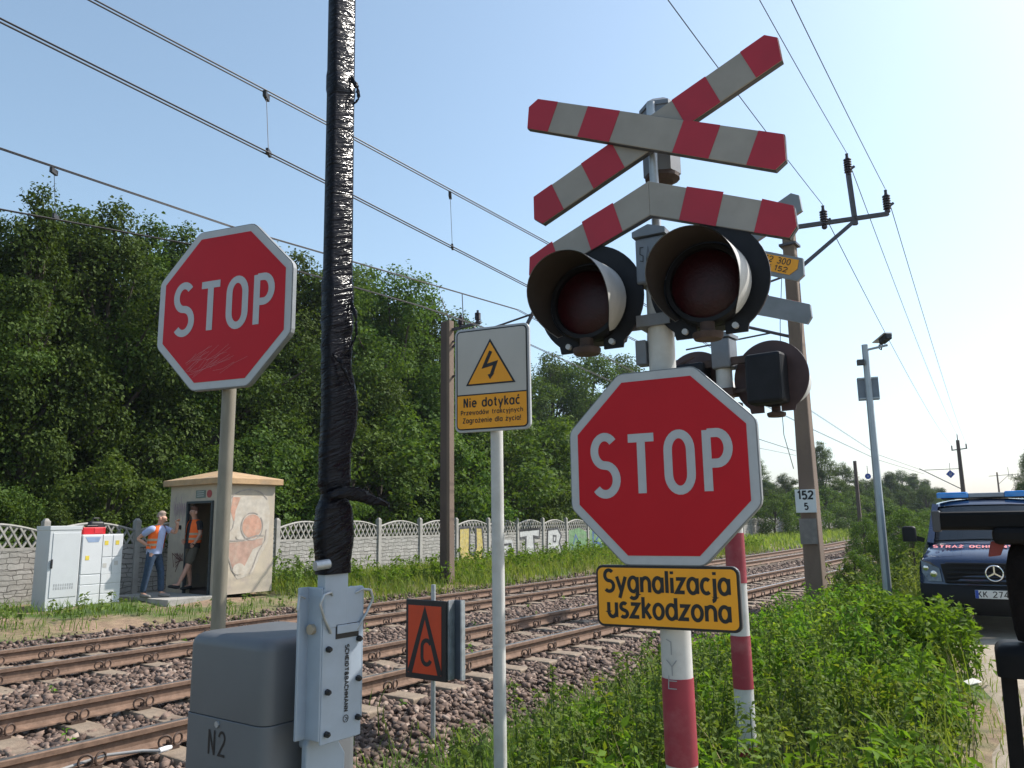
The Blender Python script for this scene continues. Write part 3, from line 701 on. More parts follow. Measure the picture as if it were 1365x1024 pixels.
sp = MB(); sp.box((.163, by + .02, 1.193 - zb), (.006, .104, .03)); sp.build('slot_clamp', BLUEGREY, bx, bevel=.002)
MB().tube([(.115, by - .10, 1.2 - zb), (.115, by - .118, 1.2 - zb)], .018, 14).build('knob', pm('old_brass', (.4, .34, .26), .5, .4), bx, smooth=40)

def foil_mat():
    m, t, b = _nodes('black_foil')
    b.inputs['Base Color'].default_value = (.006, .006, .009, 1); b.inputs['Roughness'].default_value = .15; b.inputs['Specular IOR Level'].default_value = .13
    m0 = _n(t, 'ShaderNodeMapping'); m0.inputs['Rotation'].default_value = (R(-20), R(8), 0); t.links.new(_obj(t), m0.inputs[0])
    mp = _n(t, 'ShaderNodeMapping'); mp.inputs['Scale'].default_value = (12, 9, 62)
    t.links.new(m0.outputs[0], mp.inputs[0])
    n1 = _noise(t, 1.0, 3, .6, mp.outputs[0], .6); n2 = _noise(t, 9, 3)
    a = _n(t, 'ShaderNodeMath', operation='MULTIPLY_ADD'); a.inputs[1].default_value = .6; t.links.new(n2, a.inputs[0]); t.links.new(n1, a.inputs[2])
    _bump(t, b, a.outputs[0], .85, .010); return m
FOIL = foil_mat()
def boom():
    # square post wrapped in film: rings of a rounded rectangle, crumpled
    root = thing('barrier_boom', 'tall raised barrier arm wrapped in shiny black plastic film', 'barrier boom', tuple(W(0, 0)), 0)
    base = bx.matrix_basis @ Vector((.14, by - .022, 0)); root.location = (base.x, base.y, 0); root.rotation_euler = (R(.6), 0, TR)
    mb = MB(); ring = [(q[0], q[1]) for q in rrect(1, 1, .12, 2)]; k = len(ring); zs = np.arange(1.39, 5.6, .02); rnd = random.Random(3)
    ph = [rnd.uniform(0, 6) for _ in range(k)]
    for z_ in zs:
        wy = .125 - .012 * min(1, max(0, (z_ - 1.7) / 1.4)); wx = .05
        if z_ < 1.66: wy += .035 * (1 - abs(z_ - 1.54) / .12) if abs(z_ - 1.54) < .12 else 0; wx += .012
        if 1.85 < z_ < 2.15: wy += .03 * math.sin((z_ - 1.85) / .3 * math.pi)
        if 2.3 < z_ < 2.5 or 3.28 < z_ < 3.36: wx += .012
        if 1.65 < z_ < 1.70: wx -= .01; wy -= .014
        cy = (.02 if 1.85 < z_ < 2.15 else 0) * math.sin((z_ - 1.85) / .3 * math.pi)
        amp = .0012 if z_ < 2.5 else 0
        for j, (a, c) in enumerate(ring):
            r_ = amp * (math.sin(z_ * 60 + ph[j] + j * 1.9) + .7 * math.sin(z_ * 133 + j * 2.7) + .8 * rnd.uniform(-1, 1))
            mb.v.append(((a) * wx + (r_ if abs(a) > .45 else 0) * (1 if a > 0 else -1), cy + c * wy + (r_ if abs(c) > .45 else 0) * (1 if c > 0 else -1), z_))
    for i in range(len(zs) - 1):
        for j in range(k): mb.f.append((i * k + j, i * k + (j + 1) % k, (i + 1) * k + (j + 1) % k, (i + 1) * k + j))
    mb.f.append(tuple(range((len(zs) - 1) * k, len(zs) * k)))
    mb.build('film_wrapping', FOIL, root, smooth=70)
    MB().box((0, .0, 1.33), (.042, .112, .26)).build('arm_core', BLUEGREY, root, bevel=.004)
    # loose flaps and the tied neck
    def flap(pts, wd, name='loose_flap'):
        f = MB(); n = 18; vs = []; rn = random.Random(len(pts) + int(wd * 1000))
        P = [Vector(p) for p in pts]
        for i in range(n + 1):
            u = i / n * (len(P) - 1); a = min(int(u), len(P) - 2); q = P[a].lerp(P[a + 1], u - a)
            ww = wd * (math.sin(math.pi * min(1, i / n * .9 + .1)) * .8 + .2)
            for g in (-1, -.3, .4, 1): vs.append((q.x + rn.uniform(-.004, .006), q.y + g * ww * .5 * .3, q.z + g * ww * .5 + rn.uniform(-.004, .004)))
        for i in range(n):
            for g in range(3): f.f.append((i * 4 + g, i * 4 + g + 1, (i + 1) * 4 + g + 1, (i + 1) * 4 + g))
        f.v = vs; o = f.build(name, FOIL, root, smooth=80); so_ = o.modifiers.new('s', 'SOLIDIFY'); so_.thickness = .003
    flap([(.04, -.07, 1.672), (.06, .0, 1.685), (.06, .07, 1.675), (.062, .13, 1.655), (.07, .215, 1.635)], .05)
    flap([(.032, .035, 2.42), (.05, .05, 2.36), (.045, .055, 2.28), (.04, .02, 2.22)], .03)
    flap([(.03, .02, 3.36), (.045, .045, 3.32), (.05, .05, 3.27), (.035, .03, 3.24)], .03)
    flap([(.03, -.05, 2.2), (.045, -.02, 2.17), (.05, .03, 2.08)], .02)
    MB().tube([(.035, -.115, 1.425), (.045, -.06, 1.43)], .017, 12).build('tie_end', GALV, root, smooth=40)
boom()

# ------------------------------------------------------------------ masts, wires
def mast(name, label, px, y, base_z, top_z, w0, w1, mat, group=None, rz=TR):
    p = at_y(px, 690, y)
    r = thing(name, label, 'mast', (p.x, p.y, base_z), rz, group)
    h = top_z - base_z
    mb = MB(); mb.box((0, 0, h / 2 - .2), (w0, w0, h + .4), taper=w1 / w0); mb.build('post', mat, r, bevel=.03)
    return r
nm = mast('traction_mast', 'tall brown concrete mast with kilometre plate behind the signals', 1081, 16.3, -.25, 7.75, .36, .24, CONC, 'catenary masts')
b0 = nm.location
def arm_pts(px, py): return nm.matrix_basis.inverted() @ at_y(px, py, 16.2)
nm.matrix_basis
bpy.context.view_layer.update()
A0, A1, A2, BR = arm_pts(1047, 305), arm_pts(1140, 294), arm_pts(1184, 285), arm_pts(1068, 356)
V1 = arm_pts(1131, 234)
mb = MB(); mb.bar(A0, A2, .085, .085); mb.bar(BR, A1, .085, .085); mb.bar(A1 - Vector((0, 0, .1)), V1, .085, .085); mb.build('cross_arm', STEELP, nm)
mb = MB()
for zz in (7.35, 6.9, 5.9): mb.box((0, 0, zz + .25), (.36, .36, .05))
mb.build('clamp_ring', STEELP, nm)
def insulator(root, base, h=.42, tilt=0):
    prof = [(.03, -.06), (.06, -.03), (.06, 0)]
    for i in range(6): z_ = .03 + i * h / 7.5; prof += [(.045, z_), (.085, z_ + .012), (.08, z_ + .03), (.045, z_ + .038)]
    prof += [(.04, h * .86), (.03, h), (.035, h + .05), (.02, h + .06)]
    return MB().lathe(prof, 12, Matrix.Translation(base)).build('insulator', INSUL, root, smooth=40)
I = [arm_pts(1099, 302), arm_pts(1131, 232), arm_pts(1183, 281)]
for q in I: insulator(nm, q)
mb = MB()
for q in I: mb.tube([q + Vector((.05, 0, .1)), q + Vector((.12, .05, .16))], .03, 8)
mb.build('wire_clamp', STEELP, nm)
# cantilever to the near track (behind the signal lamps)
cx = -2.3
mb = MB(); mb.tube([(-.12, 0, 5.6), (cx, 0, 6.45)], .035, 8); mb.tube([(-.12, 0, 6.95), (cx + .2, 0, 6.6)], .025, 8); mb.tube([(-.5, 0, 5.75), (cx - .2, 0, 5.65)], .02, 8); mb.build('cantilever', STEELP, nm, smooth=40)
kp = thing('kilometre_plate', 'white plate reading 152 5 on the brown concrete mast', 'number plate', at_y(1074, 668, 16.05), R(-8))
MB().box((0, 0, 0), (.40, .02, .46)).build('plate', pm('enamel_white', (.66, .67, .66), .4, var=.05), kp, bevel=.004)
t = MB(); text(t, '152', .16, .037, 0, .04, -.012, gap=.2, width=.29); text(t, '5', .13, .028, 0, -.17, -.012); t.build('lettering', BLACKP, kp)
MB().box((.01, .01, -.6), (.33, .02, .5)).build('lower_plate', pm('worn_metal', (.22, .19, .17), .6, .2, var=.2), kp)

fm = mast('traction_mast', 'dark double concrete mast between the fence and the far track', 596, 21.5, -.1, 7.1, .30, .26, CONCD, 'catenary masts')
mb = MB(); mb.box((.16, -.05, 3.5), (.10, .2, 7.4)); mb.build('lighter_flange', CONC, fm, bevel=.01)
mb = MB(); mb.bar((.1, 0, 6.95), (1.2, 0, 7.0), .07, .07); mb.bar((.1, 0, 6.4), (1.0, 0, 6.9), .05, .05)
mb.tube([(.2, 0, 7.0), (.0, -.3, 7.9)], .012, 6); mb.tube([(.6, 0, 7.0), (.8, -.3, 7.8)], .012, 6); mb.build('cross_arm', STEELP, fm)
insulator(fm, Vector((.5, 0, 7.02)), .25); insulator(fm, Vector((1.1, 0, 7.05)), .25)
mb = MB(); mb.tube([(.15, 0, 6.6), (2.9, 0, 6.95)], .028, 8); mb.tube([(2.5, -.2, 6.1), (3.1, .2, 7.5)], .05, 8); mb.tube([(.15, 0, 5.6), (2.6, 0, 6.4)], .035, 8); mb.build('cantilever', STEELP, fm, smooth=40)

m3_ = mast('traction_mast', 'thin dark mast beyond the camera pole on the left of the line', 1146, 66, -.3, 6.1, .30, .24, CONCD, 'catenary masts')
m4 = mast('traction_mast', 'distant mast with short cross arm rising above the van roof', 1288, 68, -.3, 7.9, .40, .26, CONCD, 'catenary masts')
mb = MB(); mb.bar((-.55, 0, 7.35), (.65, 0, 7.45), .09, .09); mb.bar((-.5, 0, 7.35), (-.5, 0, 7.75), .1, .1); mb.bar((.6, 0, 7.45), (.6, 0, 7.85), .1, .1); mb.bar((0, 0, 7.7), (0, 0, 8.7), .07, .07)
mb.bar((-.1, 0, 4.0), (-3.2, 0, 5.9), .07, .07); mb.bar((-.1, 0, 5.75), (-2.8, 0, 5.75), .05, .05); mb.build('cross_arm', STEELP, m4)
m5 = mast('traction_mast', 'faint far mast with thin cross arm just above the van light bar', 1336, 130, -.3, 8.3, .35, .22, CONC, 'catenary masts')
mb = MB(); mb.bar((-1.2, 0, 8.0), (3.0, 0, 8.2), .08, .08); mb.bar((1.6, 0, 8.1), (1.6, 0, 9.4), .07, .07); mb.bar((0, 0, 6.6), (1.5, 0, 8.0), .06, .06); mb.build('cross_arm', STEELP, m5)
SBLUE = pm('sign_blue', (.012, .055, .33), .4)
for px, py, y, sz, lab in ((1267, 632, 66, .34, 'blue diamond board with white letter hanging from the distant mast arm'), (1157, 635, 62, .22, 'small blue railway board beside the thin dark mast')):
    p = at_y(px, py, y); u = thing('catenary_board', lab, 'railway sign', p, R(-15))
    k = sz
    if sz > .3: MB().prism([(0, -k), (k, 0), (0, k), (-k, 0)], 0, .03).build('plate', SBLUE, u)
    else: MB().prism(arc(0, 0, k, k, 0, 345, 22), 0, .03).build('plate', SBLUE, u)
    t = MB(); text(t, 'U', .62 * sz, .12 * sz, 0, -.28 * sz, -.01); t.build('lettering', WARNW, u)
    MB().tube([(0, .01, k), (0, .01, k + .6)], .02, 6).build('hanger', STEELP, u)

def sag(a, b, dz, n=24):
    return [a.lerp(b, i / n) - Vector((0, 0, dz * 4 * (i / n) * (1 - i / n))) for i in range(n + 1)]
def overhead(label, contact, mess, drops, sep=.045, r=.0085):
    root = thing('overhead_line', label, 'overhead line', contact[0], 0, 'overhead lines')
    o0 = Vector(contact[0])
    for g in (-1, 1):
        off = N * (g * sep) + Vector((0, 0, g * .012))
        MB().tube([p + off - o0 for p in contact], r, 6).build('contact_wire', WIRE, root, smooth=60)
        MB().tube([p + off * .9 - o0 for p in mess], r, 6).build('messenger_wire', WIRE, root, smooth=60)
    for a, b in drops:
        mb = MB(); mb.tube([a - o0, b - o0], .004, 5)
        mb.box(a - o0 - Vector((0, 0, .03)), (.04, .14, .07)); mb.box(b - o0 + Vector((0, 0, .02)), (.03, .12, .06)); mb.build('dropper', WIRE, root)
def ext(a, b, L): return a + (a - b).normalized() * L
cA = [at_z(0, 27, 5.65), at_z(438, 245, 5.6), at_z(700, 380, 5.55), at_z(1080, 571, 5.45), at_z(1170, 613, 5.4), at_z(1232, 632, 5.3)]
cA = [ext(cA[0], cA[1], 25)] + cA
mA = [at_z(126, 2, 6.6), at_z(438, 166, 6.5), at_z(735, 327, 6.4), at_z(1080, 547, 6.2), at_z(1170, 606, 6.1), at_z(1232, 628, 5.7)]
mA = [ext(mA[0], mA[1], 25)] + mA
dA = [(at_z(355, 125, 6.53), at_z(358, 206, 5.62)), (at_z(600, 258, 6.44), at_z(603, 331, 5.57))]
overhead('overhead wires of the near track crossing the upper left sky', cA, mA, dA)
dB = 11.0
cB = [at_d(0, 279, dB), at_d(305, 335, dB + .1), at_d(560, 408, dB + .3), at_d(690, 452, dB + .5), at_d(1010, 597, dB + 1.1), at_d(1060, 607, dB + 1.6)]
cB = [ext(cB[0], cB[1], 12)] + cB
mB_ = [at_d(0, 198, dB), at_d(305, 301, dB + .1), at_d(560, 375, dB + .3), at_d(690, 413, dB + .5), at_d(1010, 585, dB + 1.1), at_d(1060, 601, dB + 1.6)]
mB_ = [ext(mB_[0], mB_[1], 12)] + mB_
dBs = [(at_d(72, 226, dB), at_d(74, 291, dB)), (at_d(1078, 549, 8.6), at_d(1079, 570, 8.6))]
overhead('lower overhead wires of the far track running past the tree tops', cB, mB_, dBs[:1], .05)

def power(label, near_px, ins, far):
    a = near_px; b = nm.matrix_basis @ ins + Vector((0, 0, .5)); c = nm.matrix_basis @ ins + Vector((.1, .05, .14))
    o0 = b; root = thing('power_cable', label, 'power cable', o0, 0, 'power cables on the brown mast')
    MB().tube([p - o0 for p in sag(a, b, .15, 16)], .007, 5).build('near_span', WIRE, root, smooth=60)
    MB().tube([p - o0 for p in sag(c, far, .55, 24)], .009, 5).build('far_span', WIRE, root, smooth=60)
bpy.context.view_layer.update()
far4 = m4.matrix_basis
def nearpt(px0, py0, ins, L=22):
    b = nm.matrix_basis @ ins + Vector((0, 0, .5)); r = ray(px0, py0)
    # the point on the pixel ray whose height equals the insulator's
    p = r * ((b.z - .1 - H) / r.z) + Vector((0, 0, H)); return p + (p - b).normalized() * 9
power('thin power cable from the lowest left insulator of the brown mast', nearpt(900, 0, I[0]), I[0], far4 @ Vector((-.5, 0, 7.8)))
power('thin power cable from the topmost insulator of the brown mast', nearpt(1018, 0, I[1]), I[1], far4 @ Vector((0, 0, 8.7)))
power('thin power cable from the outermost right insulator of the brown mast', nearpt(1060, 0, I[2]), I[2], far4 @ Vector((.6, 0, 7.9)))
mb = MB(); a = nm.matrix_basis @ Vector((.05, -.25, 6.2)); o0 = a
pts = [at_y(1043, 345, 15.9), at_y(1040, 430, 15.9), at_y(1041, 530, 15.9), at_y(1045, 580, 16), at_y(1058, 625, 16.1)]
mb.tube(pts, .008, 5); pts = [at_y(1066, 378, 15.9), at_y(1069, 440, 15.9), at_y(1066, 520, 15.95)]; mb.tube(pts, .008, 5)
o = mb.build('earth_cable', WIRE, nm); o.matrix_parent_inverse = nm.matrix_basis.inverted()

# camera pole
p = at_y(1186, 818, 14.4); zc = float(gz(3.05)) - .1
cp = thing('camera_pole', 'slender grey steel pole carrying a white surveillance camera', 'camera pole', (p.x, p.y, zc), R(-20))
h = 4.72 - zc
CPG = pm('camera_pole_paint', (.36, .40, .43), .45, .3, var=.08, scale=6)
MB().tube([(0, 0, -.2), (0, 0, 1.2), (0, 0, h)], [.075, .072, .055], 8).build('pole', CPG, cp)
MB().tube([(.03, 0, h - .10), (.38, -.1, h - .06)], .022, 8).build('bracket', CPG, cp, smooth=40)
Mc = MT(.36, -.1, h + .07, R(25)) @ Matrix.Rotation(R(-12), 4, 'X')
MB().box((0, .02, 0), (.11, .26, .11), Mc).build('camera', BLACKP, cp, bevel=.01)
MB().box((0, .12, .065), (.15, .44, .02), Mc).box((.068, .12, .03), (.012, .44, .06), Mc).build('camera_hood', pm('camera_white', (.6, .6, .6), .4), cp, bevel=.004)
MB().tube([Mc @ Vector((0, .15, -.05)), Mc @ Vector((.02, .25, -.12)), Mc @ Vector((.03, .32, -.06)), Mc @ Vector((.02, .28, .0))], .012, 6).build('camera_cable', BLACKP, cp, smooth=40)
MB().box((-.10, -.06, h - .34), (.13, .12, .10)).build('sensor', EDGE, cp, bevel=.008)
MB().box((0, .10, h - .82), (.36, .14, .42)).build('junction_cabinet', pm('box_blue_grey', (.15, .18, .22), .5), cp, bevel=.01)
MB().box((0, .02, h - .63), (.34, .03, .03)).box((0, .02, h - 1.01), (.34, .03, .03)).build('strap', CPG, cp)

# ------------------------------------------------------------------ fence
def stone_mat():
    m, t, b = _nodes('fence_stone')
    vec = _mapped(t, (1, 1, 1)); nz = _noise(t, 5, 3)
    mx = _n(t, 'ShaderNodeVectorMath', operation='MULTIPLY_ADD'); nv = _n(t, 'ShaderNodeTexNoise'); nv.inputs['Scale'].default_value = 3.2; t.links.new(vec, nv.inputs['Vector'])
    t.links.new(nv.outputs['Color'], mx.inputs[0]); mx.inputs[1].default_value = (.22, .22, .13); t.links.new(vec, mx.inputs[2])
    sp = _n(t, 'ShaderNodeSeparateXYZ'); t.links.new(mx.outputs[0], sp.inputs[0]); cb = _n(t, 'ShaderNodeCombineXYZ')
    t.links.new(sp.outputs[0], cb.inputs[0]); t.links.new(sp.outputs[2], cb.inputs[1])
    bk = _n(t, 'ShaderNodeTexBrick'); t.links.new(cb.outputs[0], bk.inputs['Vector']); bk.offset = .43; bk.squash = .7; bk.squash_frequency = 3
    for k, v in (('Scale', 1.0), ('Brick Width', .30), ('Row Height', .105), ('Mortar Size', .008), ('Mortar Smooth', .25), ('Bias', .1)): bk.inputs[k].default_value = v
    bk.inputs['Color1'].default_value = (.43, .41, .38, 1); bk.inputs['Color2'].default_value = (.33, .31, .285, 1); bk.inputs['Mortar'].default_value = (.12, .11, .10, 1)
    c = _mix(t, _ramp(t, _noise(t, 2.2, 6, .7), [(.42, (0, 0, 0)), (.7, (.6,) * 3)]), bk.outputs[0], (.19, .19, .165))
    t.links.new(c, b.inputs['Base Color']); b.inputs['Roughness'].default_value = .92
    inv = _n(t, 'ShaderNodeMath', operation='MULTIPLY_ADD'); inv.inputs[1].default_value = -1; t.links.new(bk.outputs[1], inv.inputs[0]); t.links.new(nz, inv.inputs[2])
    _bump(t, b, inv.outputs[0], .9, .03); return m
STONE = stone_mat()
FAZ = R(32.5); FD = Vector((math.sin(FAZ), math.cos(FAZ), 0)); FN = Vector((-FD.y, FD.x, 0)); FP = 16.84
FI = lambda i: FD * ((.1188 * i + .5123) * FP) + FN * FP
fence = thing('concrete_fence', 'long pale concrete fence with stone pattern panels and lattice top, partly painted with graffiti', 'fence', FI(0), -FAZ)
step = .1188 * FP; zb_ = -.12
pan = None
def make_panels():
    mb = MB()
    for k in range(3):
        mb.box((0, 0, zb_ + .2 + k * .44), (step - .06, .05, .434))
    st_ = mb.build('stone_panel', STONE, fence, bevel=.006)
    la = MB(); z0_ = zb_ + 1.30 + .0; W2 = (step - .08) / 2
    arch = lambda x: .30 + .17 * math.cos(x / W2 * math.pi / 2) ** 1.0
    la.box((0, 0, z0_ - .02), (2 * W2, .06, .06))
    la.tube([(x, 0, z0_ + arch(x)) for x in np.linspace(-W2, W2, 13)], .032, 6)
    la.tube([(-W2 + .02, 0, z0_), (-W2 + .02, 0, z0_ + .31)], .028, 5); la.tube([(W2 - .02, 0, z0_), (W2 - .02, 0, z0_ + .31)], .028, 5)
    for sg in (-1, 1):
        for c in np.arange(-W2 - .5, W2 + .5, .185):
            pts = [(c + sg * u * .62, u) for u in np.linspace(0, .5, 26)]
            ok = [(x, u) for x, u in pts if abs(x) < W2 - .02 and u < arch(x)]
            if len(ok) > 3: la.bar((ok[0][0], .005 * sg, z0_ + ok[0][1]), (ok[-1][0], .005 * sg, z0_ + ok[-1][1]), .042, .034)
    lt = la.build('lattice_top', FENCEC, fence)
    po = MB(); po.box((0, 0, .78), (.14, .13, 1.86)); po.box((0, 0, 1.735), (.12, .11, .05), taper=.5); post = po.build('post', FENCEC, fence, bevel=.008)
    return st_, lt, post
st_, lt, po = make_panels()
i0, i1 = -2, 62
for i in range(i0, i1):
    if i == i0: a, b_, c_ = st_, lt, po
    else:
        a, b_, c_ = st_.copy(), lt.copy(), po.copy()
        for q in (a, b_, c_): C.collection.objects.link(q); q.parent = fence
    dz = -.003 * max(0, i) * step
    a.location = (0, (i + .5) * step, dz); b_.location = a.location; c_.location = (0, i * step, dz)
    for q in (a, b_): q.rotation_euler.z = R(90)
# graffiti on the panels; local x along the fence after rotation, face towards the track at +x
def graf(i, polys, name='graffiti'):
    dz = -.003 * i * step
    for lst, mt, y in polys:
        mb = MB()
        for kind, pts, *wd in lst:
            if kind == 'p': mb.poly(pts, y)
            else: mb.ribbon(pts, wd[0], y - .002)
        o = mb.build(name, mt, fence); o.matrix_local = Matrix.Translation((0.028, i * step, dz)) @ Matrix.Rotation(R(90), 4, 'Z') @ Matrix.Translation((0, 0, 0))
GY = pm('spray_yellow', (.46, .36, .11), .85, var=.3, scale=9, bump=.6, bscale=22, dirt=(.34, .32, .27), dirt_amt=.7, dscale=7); GW = pm('spray_silver', (.46, .46, .45), .8, var=.2, scale=9, bump=.6, bscale=22, dirt=(.33, .32, .30), dirt_amt=.7, dscale=7)
GK = pm('spray_black', (.05, .05, .055), .85, var=.4, scale=9, dirt=(.2, .19, .18), dirt_amt=.6, dscale=9); GG = pm('spray_green', (.13, .24, .11), .85, var=.4, scale=5, bump=.6, bscale=22, dirt=(.3, .3, .25), dirt_amt=.7, dscale=6); GB = pm('spray_blue', (.05, .10, .25), .8, var=.4, scale=3)
u = [(.15, 1.4), (.12, .6), (.3, -.0), (.9, -.05), (1.5, .1), (1.65, .7), (1.55, 1.4), (1.15, 1.42), (1.18, .7), (.98, .4), (.75, .55), (.78, 1.42)]
GT = [(.1, 1.25), (1.7, 1.3), (1.65, .95), (1.2, 1.0), (1.3, .2), (.55, .15), (.62, .98), (.12, .95)]
GR = [(.25, .1), (.35, 1.25), (1.2, 1.3), (1.5, 1.0), (1.3, .7), (1.7, .1), (1.1, .1), (.95, .45), (.75, .45), (.7, .1)]
graf(7, [([('p', u[::1])], GY, -.006), ([('r', u + [u[0], u[1]], .09)], GK, -.010)])
graf(8, [([('p', [(.2, .4), (1.7, .5), (1.6, .9), (.3, .95)])], GW, -.006), ([('r', [(.1, .7), (1.5, .75), (1.6, .3)], .08)], GK, -.010)])
graf(9, [([('p', GT)], GW, -.006), ([('r', GT + GT[:2], .09)], GK, -.010)])
graf(10, [([('p', GR)], GW, -.006), ([('r', GR + GR[:2], .09), ('r', [(.8, .75), (1.0, .75), (1.05, .98), (.8, 1.0), (.8, .75)], .07)], GK, -.010)])
graf(11, [([('p', [(.1, .1), (1.9, .1), (1.85, 1.1), (1.2, 1.3), (.2, 1.2)])], GG, -.006), ([('r', [(.4, .3), (.8, 1.0), (1.3, .4)], .06)], GB, -.010)])
graf(12, [([('p', [(.1, .1), (1.9, .1), (1.8, 1.25), (.2, 1.2)])], GG, -.006), ([('r', [(.5, .2), (.5, 1.1), (1.2, 1.0), (.7, .65), (1.4, .5), (.9, .2), (.5, .2)], .12)], GB, -.010)])

# ------------------------------------------------------------------ hut
S0, S1, D0, D1 = 10.1, 11.5, 15.0, 16.9
hut = thing('trackside_hut', 'small pale hut with open dark door, tan hipped roof and large painted face', 'hut', W(S0, D0, .12), TR)
# local: +y along the line (s), -x away from camera (d); near end wall at y=0, track face at x=0
HW, HL, HH = D1 - D0, S1 - S0, 2.33
def hut_wall_mat():
    m, t, b = _nodes('hut_render')
    n1 = _noise(t, 1.6, 5); c = _ramp(t, n1, [(.3, (.40, .35, .28)), (.7, (.52, .44, .33))])
    sp = _n(t, 'ShaderNodeSeparateXYZ'); t.links.new(_obj(t), sp.inputs[0])
    c = _mix(t, _ramp(t, _noise(t, 5, 6, .7), [(.5, (0, 0, 0)), (.72, (.55,) * 3)]), c, (.33, .27, .26))
    t.links.new(c, b.inputs['Base Color']); b.inputs['Roughness'].default_value = .9; _bump(t, b, _noise(t, 70, 4), .3, .01); return m
HWM = hut_wall_mat()
dx0, dx1, dh = -.22, -1.2, 1.98
mb = MB(); T = .14
mb.box((-T / 2, HL / 2, HH / 2), (T, HL, HH)); mb.box((-HW + T / 2, HL / 2, HH / 2), (T, HL, HH)); mb.box((-HW / 2, HL - T / 2, HH / 2), (HW - 2 * T, T, HH))
mb.box(((dx0 - T) / 2, T / 2, HH / 2), (-dx0 - T, T, HH)); mb.box(((dx1 - HW + T) / 2, T / 2, HH / 2), (HW + dx1 - T, T, HH)); mb.box(((dx0 + dx1) / 2, T / 2, (HH + dh) / 2), (dx0 - dx1, T, HH - dh))
mb.build('wall', HWM, hut)
MB().box((-HW / 2, HL / 2, .03), (HW - 2 * T, HL - 2 * T, .06)).build('inner_floor', CONCD, hut)
ov = .13; mb = MB()
x0, x1, y0, y1 = ov, -HW - ov, -ov, HL + ov; zt = HH + .13
mb.add([(x0, y0, HH), (x0, y1, HH), (x1, y1, HH), (x1, y0, HH), (x0, y0, zt), (x0, y1, zt), (x1, y1, zt), (x1, y0, zt), (-HW / 2, HL * .42, zt + .22), (-HW / 2, HL * .58, zt + .22)],
       [(0, 3, 2, 1), (0, 1, 5, 4), (1, 2, 6, 5), (2, 3, 7, 6), (3, 0, 4, 7), (4, 5, 9, 8), (5, 6, 9), (6, 7, 8, 9), (7, 4, 8)])
mb.build('roof', pm('roof_rusty_felt', (.43, .28, .15), .85, var=.2, scale=4, bump=.3, dirt=(.3, .25, .2)), hut, bevel=.01)
DOORM = pm('door_dark_steel', (.035, .045, .05), .55)
mb = MB(); mb.box((dx0 - .03, -.01, dh / 2), (.05, .06, dh)); mb.box((dx1 + .03, -.01, dh / 2), (.05, .06, dh)); mb.box(((dx0 + dx1) / 2, -.01, dh - .025), (dx0 - dx1 - .11, .06, .05)); mb.build('door_frame', DOORM, hut)
dr = MB().box((-.33, 0, dh / 2), (.66, .04, dh - .1)).build('door', DOORM, hut, (dx0 - .05, .03, .03), R(-48), bevel=.004)
MB().box((-.6, -.03, 1.0), (.03, .04, .14)).build('handle', GALV, dr)
MB().box((-.72, -.006, 2.13), (.36, .012, .17)).build('name_plate', pm('plate_dark_green', (.13, .17, .15), .5), hut, bevel=.003)
mb = MB()
for k in range(3): mb.ribbon([(-.86, 2.18 - k * .045), (-.6, 2.18 - k * .045)], .014, -.014)
mb.build('plate_lines', WARNW, hut); MB().prism(arc(-.40, 2.13, .09, .085, 0, 340, 16), -.01, -.001).build('red_sticker', pm('sticker_red', (.35, .06, .06), .6), hut)
MB().box((-1.45, -.015, 1.42), (.08, .03, .09)).build('switch_box', BLACKP, hut, bevel=.004)
PV = pm('spray_violet', (.30, .20, .25), .85, var=.3); PB = pm('spray_brown', (.14, .07, .06), .85)
mb = MB()
for i in range(7): mb.ribbon([(-1.75 + i * .07, 2.0 + .1 * math.sin(i * 2)), (-1.72 + i * .07, 1.6 + .1 * math.cos(i * 3)), (-1.68 + i * .07, 1.95)], .02, -.004 - .0004 * i)
mb.build('spray_tag', PV, hut)
mb = MB()
for i in range(5): mb.ribbon([(-1.62 + i * .06, .55 + .04 * i), (-1.7 + .1 * i, .85), (-1.4 + .03 * i, .7), (-1.55, .45 + .1 * i)], .022, -.004 - .0004 * i)
mb.build('spray_scrawl', PB, hut)
# mural on the track face (x = 0): local horizontal = y, vertical = z
MM = Matrix.Rotation(R(90), 4, 'Z')
def mural(polys, mt, lvl):
    mb = MB()
    for kind, pts, *wd in polys:
        if kind == 'p': mb.poly(pts, -.003 * lvl, MM)
        else: mb.ribbon(pts, wd[0], -.003 * lvl, MM)
    mb.build('mural', mt, hut)
P1 = pm('mural_white', (.50, .45, .38), .88, var=.14, scale=7, dirt=(.44, .36, .27), dirt_amt=.8, dscale=4); P2 = pm('mural_pink', (.50, .28, .20), .88, var=.18, scale=8, dirt=(.48, .40, .32), dirt_amt=.6, dscale=5); P3 = pm('mural_dusty_rose', (.42, .27, .21), .88, var=.18, scale=7, dirt=(.46, .38, .3), dirt_amt=.7, dscale=4); P4 = pm('mural_grey', (.33, .29, .26), .88, var=.25, scale=8, dirt=(.46, .4, .33), dirt_amt=.8, dscale=6)
mural([('p', [(.08, 2.08), (1.2, 2.08), (1.28, 1.7), (1.26, 1.1), (1.05, .75), (.85, .38), (.5, .30), (.33, .5), (.2, 1.0), (.1, 1.3)])], P1, 1)
mural([('p', arc(.82, 1.42, .25, .26, 0, 345, 24)), ('p', arc(.14, 1.36, .10, .11, 0, 345, 16)), ('p', [(.3, 2.05), (.5, 2.05), (.38, 1.75), (.36, 1.5), (.26, 1.75)])], P2, 2)
mural([('p', [(.22, 1.08), (.6, 1.1), (1.12, 1.16), (1.1, 1.02), (.86, .92), (.72, .66), (.62, .5), (.38, .5), (.26, .8)])], P3, 2)
